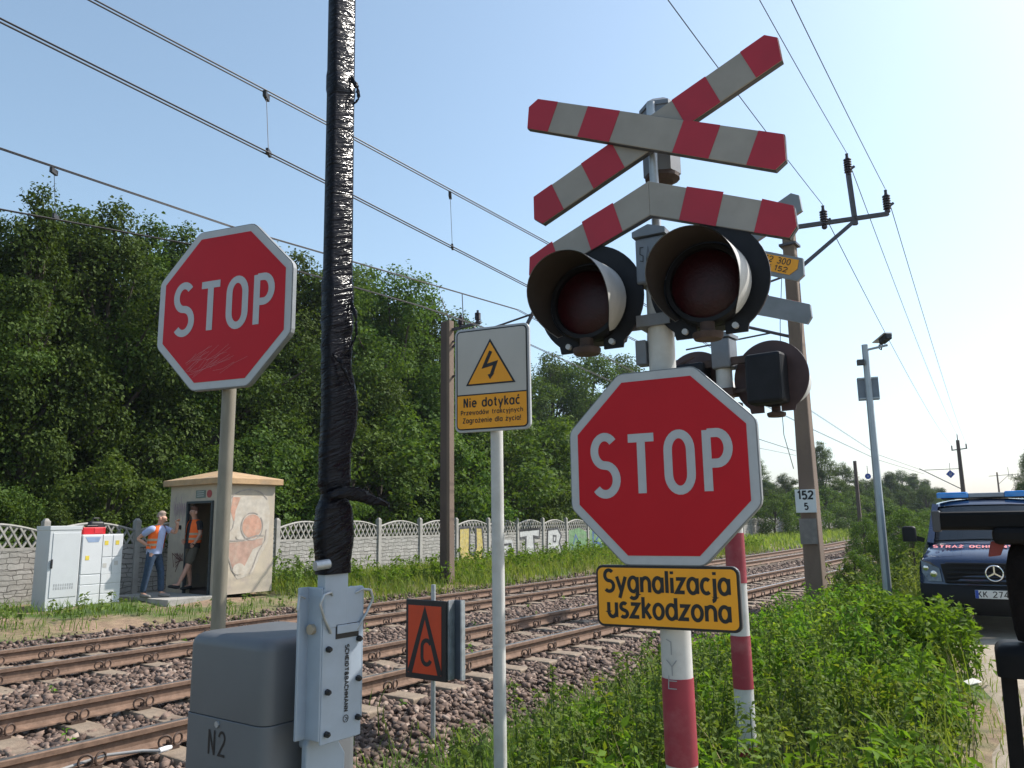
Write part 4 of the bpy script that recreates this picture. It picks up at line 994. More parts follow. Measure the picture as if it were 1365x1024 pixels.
mural([('r', arc(.82, 1.42, .28, .30, 60, 400, 24), .022), ('r', [(.2, 1.12), (.6, 1.13), (.95, 1.22), (1.14, 1.22)], .03), ('r', [(1.2, 1.35), (1.17, 1.1), (1.0, .85), (.88, .55), (.8, .4)], .025), ('r', [(.24, 1.1), (.25, .8), (.36, .5), (.46, .38)], .02), ('r', [(.36, 1.55), (.33, 1.4), (.2, 1.25)], .02), ('r', arc(.72, 1.9, .5, .32, 20, 165, 16), .028)], P4, 3)
mural([('p', arc(.52, .52, .15, .12, 0, 345, 18)), ('p', arc(.47, 1.2, .05, .05, 0, 345, 10))], P1, 4)
stp = tag(MB().box((-1.0, -.55, -.06), (2.1, 1.1, .14)).build('concrete_step', FENCEC, None, hut.location, TR, bevel=.01), 'low concrete slab on the ground before the hut door', 'slab')

# ------------------------------------------------------------------ trackside cabinets
c1 = thing('electrical_cabinet', 'taller light grey steel cabinet with dark handle, standing left of the white one', 'cabinet', W(7.16, 16.0, .02), TR)
MB().box((-.275, .29, .79), (.55, .58, 1.46)).build('casing', CABG, c1, bevel=.008)
MB().box((-.275, .29, 1.545), (.57, .60, .08)).build('top_cover', CABG, c1, bevel=.008); MB().box((-.275, .29, .02), (.53, .56, .12)).build('plinth', CABG, c1)
MB().box((.004, .31, .85), (.012, .50, 1.2)).build('door', CABG, c1, bevel=.004)
MB().box((.02, .06, .88), (.02, .035, .17)).build('handle', BLACKP, c1, bevel=.006)
mb = MB()
for r_ in range(2):
    for k in range(9): mb.box((.011, .14 + k * .042, .42 + r_ * .06), (.004, .022, .045))
mb.build('louvre', pm('louvre_grey', (.35, .36, .37), .6), c1)
c2 = thing('meter_cabinet', 'shorter white plastic meter cabinet with yellow stickers beside the man in blue', 'cabinet', W(7.76, 16.0, .06), TR)
MB().box((-.15, .41, .685), (.30, .82, 1.37)).build('casing', CABW, c2, bevel=.006)
for y_, w_, zz, hh in ((.205, .385, .98, .74), (.505, .19, 1.14, .42), (.71, .19, 1.14, .42), (.505, .19, .75, .32), (.71, .19, .75, .32)):
    MB().box((.004, y_, zz), (.012, w_, hh)).build('door', CABW, c2, bevel=.004)
for k in range(3):
    MB().box((.002, .205, .12 + k * .19), (.012, .385, .175)).build('lower_panel', CABW, c2, bevel=.01); MB().box((.002, .61, .12 + k * .19), (.012, .39, .175)).build('lower_panel', CABW, c2, bevel=.01)
YS = pm('sticker_yellow', (.65, .50, .06), .6)
for y_, zz in ((.12, .92), (.48, 1.2), (.70, 1.2), (.47, .76), (.70, .8)):
    MB().box((.0115, y_, zz), (.003, .075, .085)).build('sticker', YS if zz > .8 else WARNW, c2)
MB().prism([(.06, 1.32), (.36, 1.32), (.32, 1.22), (.12, 1.22)], -.013, -.0102, MM).build('blue_label', pm('label_blue', (.25, .33, .48), .6), c2)
MB().box((.001, .412, .685), (.006, .008, 1.35)).build('seam', EDGE, c2)
rb = thing('red_toolbox', 'bright red plastic box lying on the white meter cabinet', 'toolbox', W(7.8, 16.06, 1.43), TR)
MB().box((-.1, .22, .07), (.2, .44, .14)).build('box', REDPL, rb, bevel=.012); MB().box((.003, .3, .075), (.008, .17, .1)).build('panel', pm('red_pale', (.6, .03, .04), .4), rb, bevel=.004)
MB().tube([(-.1, .1, .13), (-.1, .12, .17), (-.1, .32, .17), (-.1, .34, .13)], .012, 6).build('handle', BLACKP, rb)
bg_ = thing('black_bag', 'dark bag slumped behind the red plastic box', 'bag', W(7.98, 16.18, 1.43), TR)
softbox(-.14, 0, 0, .3, 0, .26, .05).build('body', BLACKP, bg_, smooth=50); MB().tube([(-.07, .05, .24), (-.07, .1, .32), (-.07, .2, .32), (-.07, .25, .24)], .012, 6).build('strap', BLACKP, bg_)

# ------------------------------------------------------------------ people
def skinmesh(name, chains, mat, parent, root_v=0, sub=2):
    """chains: list of lists of (x,y,z,r[,r2]); vertices at the same spot are shared"""
    vs = []; rs = []; es = []; idx = {}
    for ch in chains:
        prev = None
        for q in ch:
            key = tuple(round(c, 3) for c in q[:3])
            if key not in idx: idx[key] = len(vs); vs.append(q[:3]); rs.append((q[3], q[4] if len(q) > 4 else q[3]))
            i = idx[key]
            if prev is not None and prev != i: es.append((prev, i))
            prev = i
    me = bpy.data.meshes.new(name); me.from_pydata(vs, es, []); me.update()
    o = bpy.data.objects.new(name, me); C.collection.objects.link(o)
    o.modifiers.new('skin', 'SKIN'); sv = me.skin_vertices[0].data
    for i, r_ in enumerate(rs): sv[i].radius = r_; sv[i].use_root = (i == root_v)
    su = o.modifiers.new('sub', 'SUBSURF'); su.levels = sub; su.render_levels = sub
    dg = bpy.context.evaluated_depsgraph_get(); me2 = bpy.data.meshes.new_from_object(o.evaluated_get(dg)); me2.name = name
    bpy.data.objects.remove(o)
    return link(name, me2, mat, parent, smooth=80)
def person(label, loc, rz, J, cols, vest=True, shorts=False, hair=None, sleeves=True):
    """J: joints in metres; person faces local -Y"""
    root = thing('person', label, 'person', loc, rz)
    P, Cst, NK, HD = J['pelvis'], J['chest'], J['neck'], J['head']
    def lerp(a, b, t): return tuple(a[i] + (b[i] - a[i]) * t for i in range(3))
    body = [[(*P, .11, .10), (*lerp(P, Cst, .5), .105, .095), (*Cst, .12, .10), (*NK, .058), (*lerp(NK, HD, .4), .062), (*HD, .082, .1), (*lerp(NK, HD, 1.55), .07, .085)]]
    for s in 'LR':
        sh, el, ha = J['sh' + s], J['el' + s], J['ha' + s]; hp, kn, an, to = J['hp' + s], J['kn' + s], J['an' + s], J['to' + s]
        body.append([(*Cst, .12, .10), (*sh, .062), (*lerp(sh, el, .5), .048), (*el, .041), (*lerp(el, ha, .5), .038), (*lerp(el, ha, .88), .027), (*ha, .036, .022)])
        body.append([(*P, .11, .10), (*hp, .09), (*lerp(hp, kn, .5), .078), (*kn, .057), (*lerp(kn, an, .35), .055), (*an, .037), (*to, .035, .028)])
    b = skinmesh('body', body, SKIN, root)
    f = MB()
    hd = Vector(HD); fd = Vector(J.get('face', (0, -1, 0))).normalized(); sd_ = fd.cross(Vector((0, 0, 1)))
    f.add([tuple(hd + fd * .085 + Vector((0, 0, .02))), tuple(hd + fd * .085 + sd_ * .016 - Vector((0, 0, .025))), tuple(hd + fd * .085 - sd_ * .016 - Vector((0, 0, .025))), tuple(hd + fd * .118 - Vector((0, 0, .022)))], [(0, 1, 3), (0, 3, 2), (1, 2, 3)])
    for g in (-1, 1): f.lathe([(.008, -.01), (.022, -.028), (.026, 0), (.018, .028), (.004, .034)], 8, Matrix.Translation(hd + sd_ * g * .088))
    f.build('face', SKIN, root, smooth=60)
    ey = MB()
    for g in (-1, 1): ey.lathe([(.004, -.006), (.009, 0), (.004, .006)], 8, Matrix.Translation(hd + fd * .092 + sd_ * g * .032 + Vector((0, 0, .022))))
    ey.ribbon([(-.022, -.055), (.022, -.055)], .008, 0) if False else None
    ey.build('eye', BLACKP, root)
    # five fingers per hand, curled
    for s in 'LR':
        ha = Vector(J['ha' + s]); el = Vector(J['el' + s]); d = (ha - el).normalized(); si = d.cross(Vector((.3, .5, .8))).normalized(); dn = d.cross(si)
        h_ = MB()
        for k in range(4):
            b0 = ha + d * .02 + si * (k - 1.5) * .019; L = (.07, .08, .077, .06)[k]
            h_.tube([b0, b0 + d * L * .5 + dn * .006, b0 + d * L * .85 + dn * .028], [.0095, .0085, .007], 6)
        h_.tube([ha - d * .02 + si * .03, ha + d * .015 + si * .055, ha + d * .045 + si * .06 + dn * .012], [.011, .01, .008], 6)
        h_.build('fingers', SKIN, root, smooth=60)
    # clothes
    aa = np.linspace(0, 2 * math.pi, 26, endpoint=False); sm_ = MB(); k = 26
    prof = [(lerp(P, Cst, -.2), .168, .142), (lerp(P, Cst, .1), .166, .144), (lerp(P, Cst, .5), .164, .143), (lerp(P, Cst, .95), .176, .142), (lerp(Cst, NK, .30), .170, .125), (lerp(Cst, NK, .62), .135, .095), (lerp(Cst, NK, .86), .075, .072)]
    for c, rx_, ry_ in prof: sm_.v += [(c[0] + rx_ * math.cos(x), c[1] + ry_ * math.sin(x), c[2]) for x in aa]
    for i in range(len(prof) - 1):
        for j in range(k): sm_.f.append((i * k + j, i * k + (j + 1) % k, (i + 1) * k + (j + 1) % k, (i + 1) * k + j))
    sm_.build('shirt', cols['shirt'], root, smooth=60)
    for q in 'LR':
        sh, el = J['sh' + q], J['el' + q]; skinmesh('sleeve', [[(*lerp(lerp(P, Cst, .98), sh, .55), .085), (*sh, .083), (*lerp(sh, el, .45), .07), (*lerp(sh, el, .7), .07)]], cols['shirt'], root)
    tr_ = [[(*lerp(P, Cst, .2), .14, .112), (*P, .15, .12)]]
    for s in 'LR':
        hp, kn, an = J['hp' + s], J['kn' + s], J['an' + s]
        if shorts: tr_.append([(*P, .15, .12), (*hp, .108), (*lerp(hp, kn, .55), .1), (*lerp(hp, kn, .95), .09)])
        else: tr_.append([(*P, .15, .12), (*hp, .105), (*lerp(hp, kn, .5), .092), (*kn, .074), (*lerp(kn, an, .5), .07), (*lerp(kn, an, .97), .066)])
    skinmesh('shorts' if shorts else 'trousers', tr_, cols['legs'], root)
    for s in 'LR':
        an, to = Vector(J['an' + s]), Vector(J['to' + s]); v = (to - an); v.z = 0; v.normalize()
        skinmesh('shoe', [[(*(an - v * .05 - Vector((0, 0, .035))), .042), (*(an + v * .04 - Vector((0, 0, .035))), .048), (*(to + v * .03 - Vector((0, 0, .01))), .045, .035), (*(to + v * .09 - Vector((0, 0, .012))), .035, .026)]], cols['shoe'], root)
    if vest:
        gap = J.get('gap', 20); aa = np.linspace(R(-90 + gap), R(270 - gap), 26); v = MB(); k = len(aa)
        prof = [(lerp(P, Cst, .12), .190, .164), (lerp(P, Cst, .35), .187, .164), (lerp(P, Cst, .65), .190, .164), (lerp(P, Cst, .95), .198, .162), (lerp(Cst, NK, .34), .192, .145), (lerp(Cst, NK, .68), .155, .112), (lerp(Cst, NK, .88), .092, .088)]
        def row(c, rx_, ry_, o=0): return [(c[0] + (rx_ + o) * math.cos(x), c[1] + (ry_ + o) * math.sin(x), c[2]) for x in aa]
        for c, rx_, ry_ in prof: v.v += row(c, rx_, ry_)
        for i in range(len(prof) - 1):
            for j in range(k - 1): v.f.append((i * k + j, i * k + j + 1, (i + 1) * k + j + 1, (i + 1) * k + j))
        v = v.build('vest', cols['vest'], root, smooth=60)
        for fr_ in (.34, .62):
            bd = MB(); c0 = lerp(P, Cst, fr_); bd.v = row((c0[0], c0[1], c0[2] - .024), .188, .165, .004) + row((c0[0], c0[1], c0[2] + .024), .188, .165, .004)
            bd.f = [(i, i + 1, k + i + 1, k + i) for i in range(k - 1)]; bd.build('reflective_band', pm('reflective_band', (.45, .33, .22), .5), v, smooth=60)
    if hair:
        h0 = hd + Vector((0, 0, .035)) - fd * .018; mb = MB(); n = 14; vs = []; fs = []
        for i in range(7):
            th = R(8 + i * 15)
            for j in range(n):
                a = 2 * math.pi * j / n; dirv = Vector((math.cos(a) * math.sin(th), math.sin(a) * math.sin(th), math.cos(th)))
                back = -dirv.dot(fd); cut = 1 if (i < 4 or back > -.15) else 0
                rr = (.104 + .006 * math.sin(j * 5 + i * 3)) if cut else .07
                vs.append(tuple(h0 + Vector((dirv.x * rr, dirv.y * rr, dirv.z * rr * 1.12))))
        for i in range(6):
            for j in range(n): fs.append((i * n + j, (i + 1) * n + j, (i + 1) * n + (j + 1) % n, i * n + (j + 1) % n))
        fs.append(tuple(range(n))); mb.add(vs, fs); mb.build('hair', hair, root, smooth=60)
    return root
VEST = pm('vest_orange', (.95, .14, .010), .7, var=.1, scale=12); JEANS = pm('jeans', (.022, .045, .085), .85, var=.25, scale=20)
JA = dict(gap=48, pelvis=(0, 0, .95), chest=(0, -.05, 1.30), neck=(0, -.09, 1.48), head=(0, -.14, 1.60), face=(0, -.95, -.3),
          shR=(-.18, -.04, 1.40), elR=(-.27, .22, 1.20), haR=(-.19, .03, 1.05), shL=(.18, -.06, 1.40), elL=(.22, -.32, 1.30), haL=(.14, -.40, 1.52),
          hpR=(-.1, 0, .88), knR=(-.13, .05, .50), anR=(-.13, .13, .09), toR=(-.15, .01, .05), hpL=(.1, 0, .88), knL=(.12, -.10, .50), anL=(.12, -.12, .09), toL=(.13, -.24, .05))
p1 = W(9.12, 15.75, .13)
person('man in light blue shirt and orange vest standing hand on hip by the hut corner', p1, R(82), JA, dict(shirt=pm('shirt_blue', (.34, .40, .60), .8), legs=JEANS, shoe=pm('shoe_grey', (.18, .17, .16), .7), vest=VEST), hair=pm('hair_grey', (.30, .22, .18), .8))
JB = dict(pelvis=(0, 0, .96), chest=(0, .03, 1.34), neck=(0, .02, 1.53), head=(0, -.015, 1.66), face=(.1, -1, -.05),
          shL=(.18, .03, 1.45), elL=(.23, .02, 1.18), haL=(.19, -.10, .98), shR=(-.18, .03, 1.45), elR=(-.24, .06, 1.18), haR=(-.15, -.10, 1.05),
          hpL=(.09, 0, .9), knL=(.10, -.16, .50), anL=(.09, -.36, .13), toL=(.09, -.50, .13), hpR=(-.09, 0, .9), knR=(-.09, 0, .5), anR=(-.09, .05, .09), toR=(-.1, -.09, .05))
p2 = W(10.12, 15.97, .2)
person('man in orange vest and khaki shorts leaning in the open hut doorway', p2, R(-35), JB, dict(shirt=pm('shirt_black', (.015, .015, .018), .85), legs=pm('khaki_shorts', (.085, .075, .055), .85), shoe=pm('shoe_black', (.015, .015, .018), .6), vest=VEST), shorts=True, hair=pm('hair_auburn', (.11, .045, .025), .8))

# ------------------------------------------------------------------ van
def van():
    p = W(12.95, 1.15); p = at_y(1318, 700, 11.3)
    root = thing('police_van', 'dark blue service van with blue roof lights and pink bonnet lettering on the dirt path', 'van', (p.x, p.y, -.08), R(-31))
    # local: front at y=0 facing -y, body runs to y=4.9
    PAINT = pm('van_paint', (.007, .020, .062), .22, var=.1, coat=.8, spec=.45, dirt=(.02, .024, .035), dscale=2); PL = pm('van_black_plastic', (.010, .010, .011), .6, var=.2, spec=.2); GLS = pm('van_glass', (.012, .015, .018), .06, coat=.5)
    # rows from bumper bottom to roof rear: (y, z, half width, centre bulge forward, edge drop)
    rows = [(.12, .24, .86, .10, 0), (.02, .34, .93, .13, 0), (.0, .48, .955, .14, 0), (.02, .60, .96, .14, 0), (.07, .66, .96, .13, 0), (.10, .82, .955, .13, 0), (.15, .97, .94, .12, .0), (.20, 1.03, .91, .11, .03), (.45, 1.12, .88, .08, .05), (.98, 1.24, .84, .06, .06)]
    ts = [-1, -.96, -.88, -.7, -.4, 0, .4, .7, .88, .96, 1]
    def grid(rows, mb):
        o = len(mb.v)
        for y, z, hw, bu, dr in rows:
            for t in ts: mb.v.append((t * hw, y + bu * (t ** 4) * 1.6 - bu * .1, z - dr * t ** 4))
        k = len(ts)
        for i in range(len(rows) - 1):
            for j in range(k - 1): mb.f.append((o + i * k + j, o + i * k + j + 1, o + (i + 1) * k + j + 1, o + (i + 1) * k + j))
    mb = MB(); grid(rows[4:], mb); roof_rows = [(1.62, 1.80, .745, .05, .03), (1.72, 1.86, .735, .05, .05), (2.0, 1.90, .73, .03, .06), (3.5, 1.92, .73, 0, .06), (4.75, 1.90, .73, 0, .06), (4.9, 1.8, .75, 0, .02), (4.98, 1.1, .93, 0, 0), (4.95, .3, .93, 0, 0)]
    grid(roof_rows, mb)
    # sides and windscreen pillars
    for g in (-1, 1):
        S = [(.30, .24, .94), (.24, .66, .965), (.33, .97, .945), (.33, 1.0, .915), (1.08, 1.18, .85), (1.70, 1.78, .745), (1.95, 1.85, .73), (4.75, 1.85, .73), (4.98, 1.1, .935), (4.95, .3, .935)]
        low = [(.3, .24), (.3, .66), (.34, .97)]
        cols_ = [(.28, [(.24, .935), (.66, .96), (.95, .945), (1.0, .915)]), (1.05, [(.24, .955), (.66, .975), (1.0, .955), (1.19, .845)]), (1.70, [(.24, .96), (.66, .98), (1.05, .96), (1.80, .748)]), (3.3, [(.24, .96), (.66, .98), (1.05, .96), (1.86, .735)]), (4.9, [(.24, .955), (.66, .97), (1.05, .95), (1.84, .735)])]
        o = len(mb.v)
        for y, c in cols_:
            for z, x in c: mb.v.append((g * x, y, z))
        for i in range(len(cols_) - 1):
            for j in range(3): mb.f.append((o + i * 4 + j, o + i * 4 + j + 1, o + (i + 1) * 4 + j + 1, o + (i + 1) * 4 + j))
        # A pillar
        mb.bar((g * .82, 1.02, 1.2), (g * .735, 1.66, 1.80), .09, .07, up=(0, 1, 0))
    mb.build('body', PAINT, root, smooth=45)
    bm_ = MB(); grid(rows[:5], bm_); bm_.build('bumper', PL, root, smooth=40)
    ws = MB(); grid([(1.0, 1.235, .80, .06, .055), (1.3, 1.50, .765, .06, .045), (1.63, 1.79, .715, .05, .03)], ws); ws.build('windscreen', GLS, root, smooth=50)
    MB().tube([(-.75, .98, 1.25), (-.1, .93, 1.275), (.1, .94, 1.27)], .012, 6).tube([(-.1, .92, 1.27), (.65, .95, 1.265)], .012, 6).build('wiper', PL, root)
    gl = MB()
    for k in range(5):
        z_ = .70 + k * .062
        gl.tube([(x, .04 + .15 * (abs(x) / .95) ** 4 + k * .012, z_) for x in np.linspace(-.60, .60, 13)], .022 if k % 2 == 0 else .014, 6)
    gl.build('grille', PL, root, smooth=50); MB().prism([(-.62, .68), (.62, .68), (.66, .95), (-.66, .95)], .085, .11).build('grille_opening', pm('void', (.004, .004, .005), .9), root)
    CH = pm('chrome', (.75, .76, .78), .15, 1.0, var=.02)
    em = MB(); em.tube([(.105 * math.cos(a), 0, .105 * math.sin(a)) for a in np.linspace(0, 2 * math.pi, 28, endpoint=False)], .010, 8, closed=True)
    for a in (90, 210, 330): em.bar((0, 0, 0), (.10 * math.cos(R(a)), 0, .10 * math.sin(R(a))), .02, .012, up=(0, 1, 0))
    em.build('emblem', CH, root, (0, -.0, .83), smooth=50)
    for g in (-1, 1):
        hl = [(.66, .70), (.84, .70), (.92, .82), (.925, .99), (.80, .97), (.68, .88)]
        pts = [(g * x, z) for x, z in hl]; yb = lambda x, z: .085 + .2 * (abs(x) / .955) ** 4 + (z - .7) * .22 - .03
        h_ = MB(); h_.add([(x, yb(x, z) - .012, z) for x, z in pts] + [(x, yb(x, z) + .06, z) for x, z in pts], [tuple(range(6)) if g < 0 else tuple(range(5, -1, -1))] + [(i, (i + 1) % 6, 6 + (i + 1) % 6, 6 + i) for i in range(6)])
        hh = h_.build('headlight', pm('headlight_glass', (.10, .11, .12), .15, .3, coat=.5, var=.5, scale=14), root)
        rf = MB()
        for qx, qz, r_ in ((.76, .80, .05), (.86, .88, .04)): rf.lathe([(r_, 0), (r_ * .85, .012), (.004, .016)], 16, Matrix.Translation((g * qx, yb(qx, qz) - .014, qz)) @ Matrix.Rotation(R(90), 4, 'X'))
        rf.build('reflector', CH, hh, smooth=50)
        softbox(-.10, .10, -.07, .07, -.12, .12, .05).build('mirror', PL, root, (g * 1.10, .98, 1.36), smooth=60)
        MB().bar((g * .9, 1.02, 1.26), (g * 1.03, .99, 1.30), .05, .07).build('mirror_arm', PL, root)
        for yy in (.92, 4.1):
            wh = MB().lathe([(.32, -.1), (.34, -.07), (.34, .07), (.32, .1)], 28, Matrix.Translation((g * .86, yy, .34)) @ Matrix.Rotation(R(90), 4, 'Y')).build('wheel', pm('tyre', (.015, .015, .016), .85), root, smooth=40)
            MB().lathe([(.2, 0), (.2, .02), (.05, .03)], 18, Matrix.Translation((g * .955, yy, .34)) @ Matrix.Rotation(R(90 * g), 4, 'Y')).build('rim', GALV, wh)
        MB().lathe([(.045, 0), (.04, .02)], 14, Matrix.Translation((g * .72, .02, .42)) @ Matrix.Rotation(R(90), 4, 'X')).build('fog_light', CH, root)
    pl = MB().box((0, -.03, .545), (.52, .012, .114)).build('license_plate', pm('plate_white', (.62, .62, .60), .4, var=.03), root, bevel=.003)
    t = MB(); text(t, 'KK 274', .078, .0125, -.045, .507, -.038, gap=.22, width=.37); t.build('lettering', BLACKP, pl); MB().box((-.238, -.0375, .545), (.04, .003, .11)).build('blue_strip', SBLUE, pl)
    # lettering along the bonnet
    Mh = Matrix.Translation((0, .62, 1.163)) @ Matrix.Rotation(R(-76), 4, 'X')
    t = MB(); text(t, 'STRAŻ OCHRONY KOLEI', .13, .022, -.04, -.05, -.012, gap=.3, width=1.44, M=Mh); t.build('lettering', pm('letter_pink', (.70, .20, .20), .5), root)
    BL = pm('beacon_blue', (.01, .22, .62), .15, coat=.6, var=.1); lb = MB().box((0, 1.95, 1.955), (.5, .24, .07)).build('light_bar', pm('bar_grey', (.3, .32, .36), .35), root, bevel=.01)
    for g in (-1, 1): softbox(-.23, .23, -.15, .15, 0, .09, .025).build('blue_beacon', BL, lb, (g * .48, 1.95, 1.92), smooth=50)
    MB().box((0, 1.95, 1.915), (1.3, .12, .03)).build('light_bar_mount', PL, lb)
van()

# ------------------------------------------------------------------ tripod at the right edge
def tripod():
    p = at_y(1352, 880, 1.3); root = thing('camera_tripod', 'black camera tripod with a video camera close by at the right edge', 'tripod', (p.x, p.y, -.05), R(-30))
    BK = pm('tripod_black', (.006, .0055, .006), .6, var=.3, scale=20, spec=.15); BK2 = pm('tripod_fabric', (.009, .007, .0065), .9, spec=.1, var=.4, scale=40, bump=.3)
    Z = lambda py: at_y(1352, py, 1.3).z + .05
    X = lambda px, py=800: (at_y(px, py, 1.3) - Vector((p.x, p.y, 0))).dot(Vector((math.cos(R(-30)), math.sin(R(-30)), 0)))
    # matte/lens bar and camera body
    z1, z2 = Z(706), Z(681)
    MB().box(((X(1258) + .16) / 2, 0, (z1 + z2) / 2), (.16 - X(1258), .05, z2 - z1)).build('lens_barrel', BK, root, bevel=.006)
    MB().box((X(1258), 0, (z1 + z2) / 2), (.012, .056, z2 - z1 + .004)).build('lens_hood', pm('hood_edge', (.05, .05, .055), .4), root, bevel=.002)
    MB().box((.07, .0, Z(714)), (.16, .07, Z(700) - Z(722))).build('camera_body', BK, root, bevel=.008)
    MB().prism([(X(1324), Z(742)), (X(1341), Z(740)), (X(1350), Z(721)), (X(1330), Z(721))], -.012, .012).build('red_grip', pm('grip_red', (.20, .02, .015), .5), root, bevel=.002)
    w_ = MB(); prof = [(.014, Z(722)), (.021, Z(735)), (.028, Z(760)), (.028, Z(800)), (.025, Z(840)), (.022, Z(853))]
    w_.lathe([(r_ * 1.0, z_) for r_, z_ in prof][::-1], 18, MT(.030, 0, 0)); w_.build('fluid_head', BK2, root, smooth=50)
    softbox(X(1318), .09, -.05, .05, Z(898), Z(856), .016).build('collar', BK, root, smooth=50)
    for q, (dx, dy) in enumerate(((-.022, -.02), (.12, .16), (.2, -.14))):
        lx0 = X(1333) if q == 0 else .05
        a = (lx0, 0 if q == 0 else dy * .2, Z(896)); b = (lx0 + dx, dy * 1.6, .0)
        lg = MB(); lg.bar(a, b, .022, .018, up=(0, 1, 0)); o = lg.build('leg', BK, root, bevel=.004)
        MB().lathe([(.02, 0), (.02, .03), (.012, .04)], 10, Matrix.Translation(b)).build('foot', BK, o)
tripod()

# ------------------------------------------------------------------ vegetation
def leaf_cloud(P, nrm, size, aspect=.55, droop=.35):
    """pointed folded leaves: P (n,3) positions, nrm (n,3) preferred facing"""
    n = len(P); a = nrm + rng.normal(scale=.55, size=(n, 3)); a /= np.linalg.norm(a, axis=1, keepdims=True)
    r = rng.normal(size=(n, 3)); r[:, 2] -= droop; u = r - a * np.sum(r * a, 1, keepdims=True); u /= np.linalg.norm(u, axis=1, keepdims=True); v = np.cross(a, u)
    s = (size * rng.uniform(.6, 1.35, n))[:, None]; w_ = s * aspect * .5
    b = P; t = P + u * s - a * s * .12; L = P + u * s * .45 + v * w_ + a * s * .08; Rr = P + u * s * .45 - v * w_ + a * s * .08
    V = np.stack([b, L, t, Rr], 1).reshape(-1, 3); o = np.arange(n)[:, None] * 4
    F = np.concatenate([o + [0, 1, 2], o + [0, 2, 3]], 0); return V, F
def crown_pts(lobes, n_cl, per, spread, inner=.55):
    """clusters of leaves spread through the outer shells of ellipsoid lobes"""
    out = []; nr = []
    L = np.array(lobes); vol = (L[:, 3] * L[:, 4] * L[:, 5]) ** .67; pr = vol / vol.sum()
    k = rng.choice(len(L), n_cl, p=pr); dv = rng.normal(size=(n_cl, 3)); dv /= np.linalg.norm(dv, axis=1, keepdims=True)
    rad = inner + (1 - inner) * rng.random(n_cl) ** .45
    c = L[k, :3] + dv * L[k, 3:6] * rad[:, None]
    deep = np.zeros(n_cl, bool)
    for l in L: deep |= (np.sum(((c - l[:3]) / l[3:6]) ** 2, 1) < .42 * .42)
    c = c[~deep]; dv = dv[~deep]
    P = np.repeat(c, per, 0); Nn = np.repeat(dv, per, 0)
    off = rng.normal(size=P.shape) * spread; off[:, 2] *= .6
    Nn = Nn * .7 + np.array([0, 0, .55]); return P + off, Nn
def tree_mesh(seed, h, wd, base, n_lobes, n_cl, per, size, spread, peak=.8):
    global rng
    rng = np.random.default_rng(seed); lobes = []
    for i in range(n_lobes):
        f = ((i + rng.uniform(.1, .9)) / n_lobes) ** .9; z = base + (h - base) * (.06 + .86 * f)
        env = wd * (math.sin(math.pi * min(1, .16 + .80 * f)) ** peak)
        a = i * 2.4 + rng.uniform(-.5, .5); k = wd * rng.uniform(.19, .40) * (1.08 - .5 * f); rr = max(.05, env * rng.uniform(.5, 1.1) - k * .45)
        lobes.append((rr * math.cos(a), rr * math.sin(a), min(z, h - k * .75), k, k * rng.uniform(.8, 1.2), k * rng.uniform(.75, 1.15)))
    for q in range(3):
        k = wd * rng.uniform(.13, .22); lobes.append((rng.normal() * wd * .12 * q, rng.normal() * wd * .12 * q, h - k - q * wd * .22, k, k, k * 1.25))
    P, Nn = crown_pts(lobes, n_cl, per, spread, .5); V, F = leaf_cloud(P, Nn, size, .66)
    br = MB(); br.tube([(0, 0, -.4), (.05, 0, h * .25), (-.05, .08, h * .55), (0, .05, h * .86)], [h * .022, h * .017, h * .011, h * .003], 8)
    for l in lobes[::1]: br.tube([(0, .04, l[2] * .62), (l[0] * .55, l[1] * .55, l[2] * .85), (l[0], l[1], l[2])], [h * .008, h * .005, h * .002], 5)
    tm = bpy.data.meshes.new('trunk'); tm.from_pydata(br.v, [], br.f); tm.update()
    return npmesh('crown', V, F), tm
BARK = pm('bark', (.07, .055, .042), .9, var=.3, scale=5, bump=.5, bscale=20)
LF_A = leaf_mat('leaves_deep_green', (.022, .046, .011), (.05, .09, .017), (.10, .15, .028), .34)
LF_B = leaf_mat('leaves_mid_green', (.036, .068, .015), (.064, .115, .022), (.115, .168, .034), .4)
LF_C = leaf_mat('leaves_bright_green', (.044, .09, .015), (.078, .14, .024), (.135, .20, .04), .42)
KIND = {
 'a': [tree_mesh(21, 10, 2.9, .8, 26, 1500, 26, .115, .17, 1.0), tree_mesh(22, 10, 2.4, .8, 28, 1350, 26, .115, .17, 1.35), tree_mesh(23, 10, 3.3, 1.2, 25, 1500, 26, .115, .18, .9), tree_mesh(24, 10, 2.6, 1.0, 22, 1250, 26, .115, .18, 1.2)],
 'b': [tree_mesh(31, 10, 3.8, .6, 24, 1750, 26, .125, .20, .8), tree_mesh(32, 10, 3.2, .6, 24, 1600, 26, .12, .19, 1.0), tree_mesh(33, 10, 3.0, .8, 20, 1500, 26, .125, .20, 1.15)],
 's': [tree_mesh(41, 3, 1.4, .05, 16, 800, 11, .085, .085), tree_mesh(42, 3, 1.65, .05, 18, 900, 11, .085, .09)],
}
LMAT = {'a': LF_A, 'b': LF_B, 's': LF_C}
def place_tree(kind, vi, pos, height, wk, label, cat, group=None, mat=None, name='leafy_tree', i=0):
    cm, tm = KIND[kind][vi % len(KIND[kind])]; h0 = 3 if kind == 's' else 10
    r = thing(name, label, cat, pos, random.uniform(0, 6.28), group)
    s = height / h0; r.scale = (s * wk, s * wk, s)
    mt = mat or LMAT[kind]
    c = bpy.data.objects.new('crown', cm); C.collection.objects.link(c); c.parent = r
    if not cm.materials: cm.materials.append(mt)
    c.material_slots[0].link = 'OBJECT'; c.material_slots[0].material = mt
    t_ = bpy.data.objects.new('trunk', tm); C.collection.objects.link(t_); t_.parent = r
    if not tm.materials: tm.materials.append(BARK)
    return r
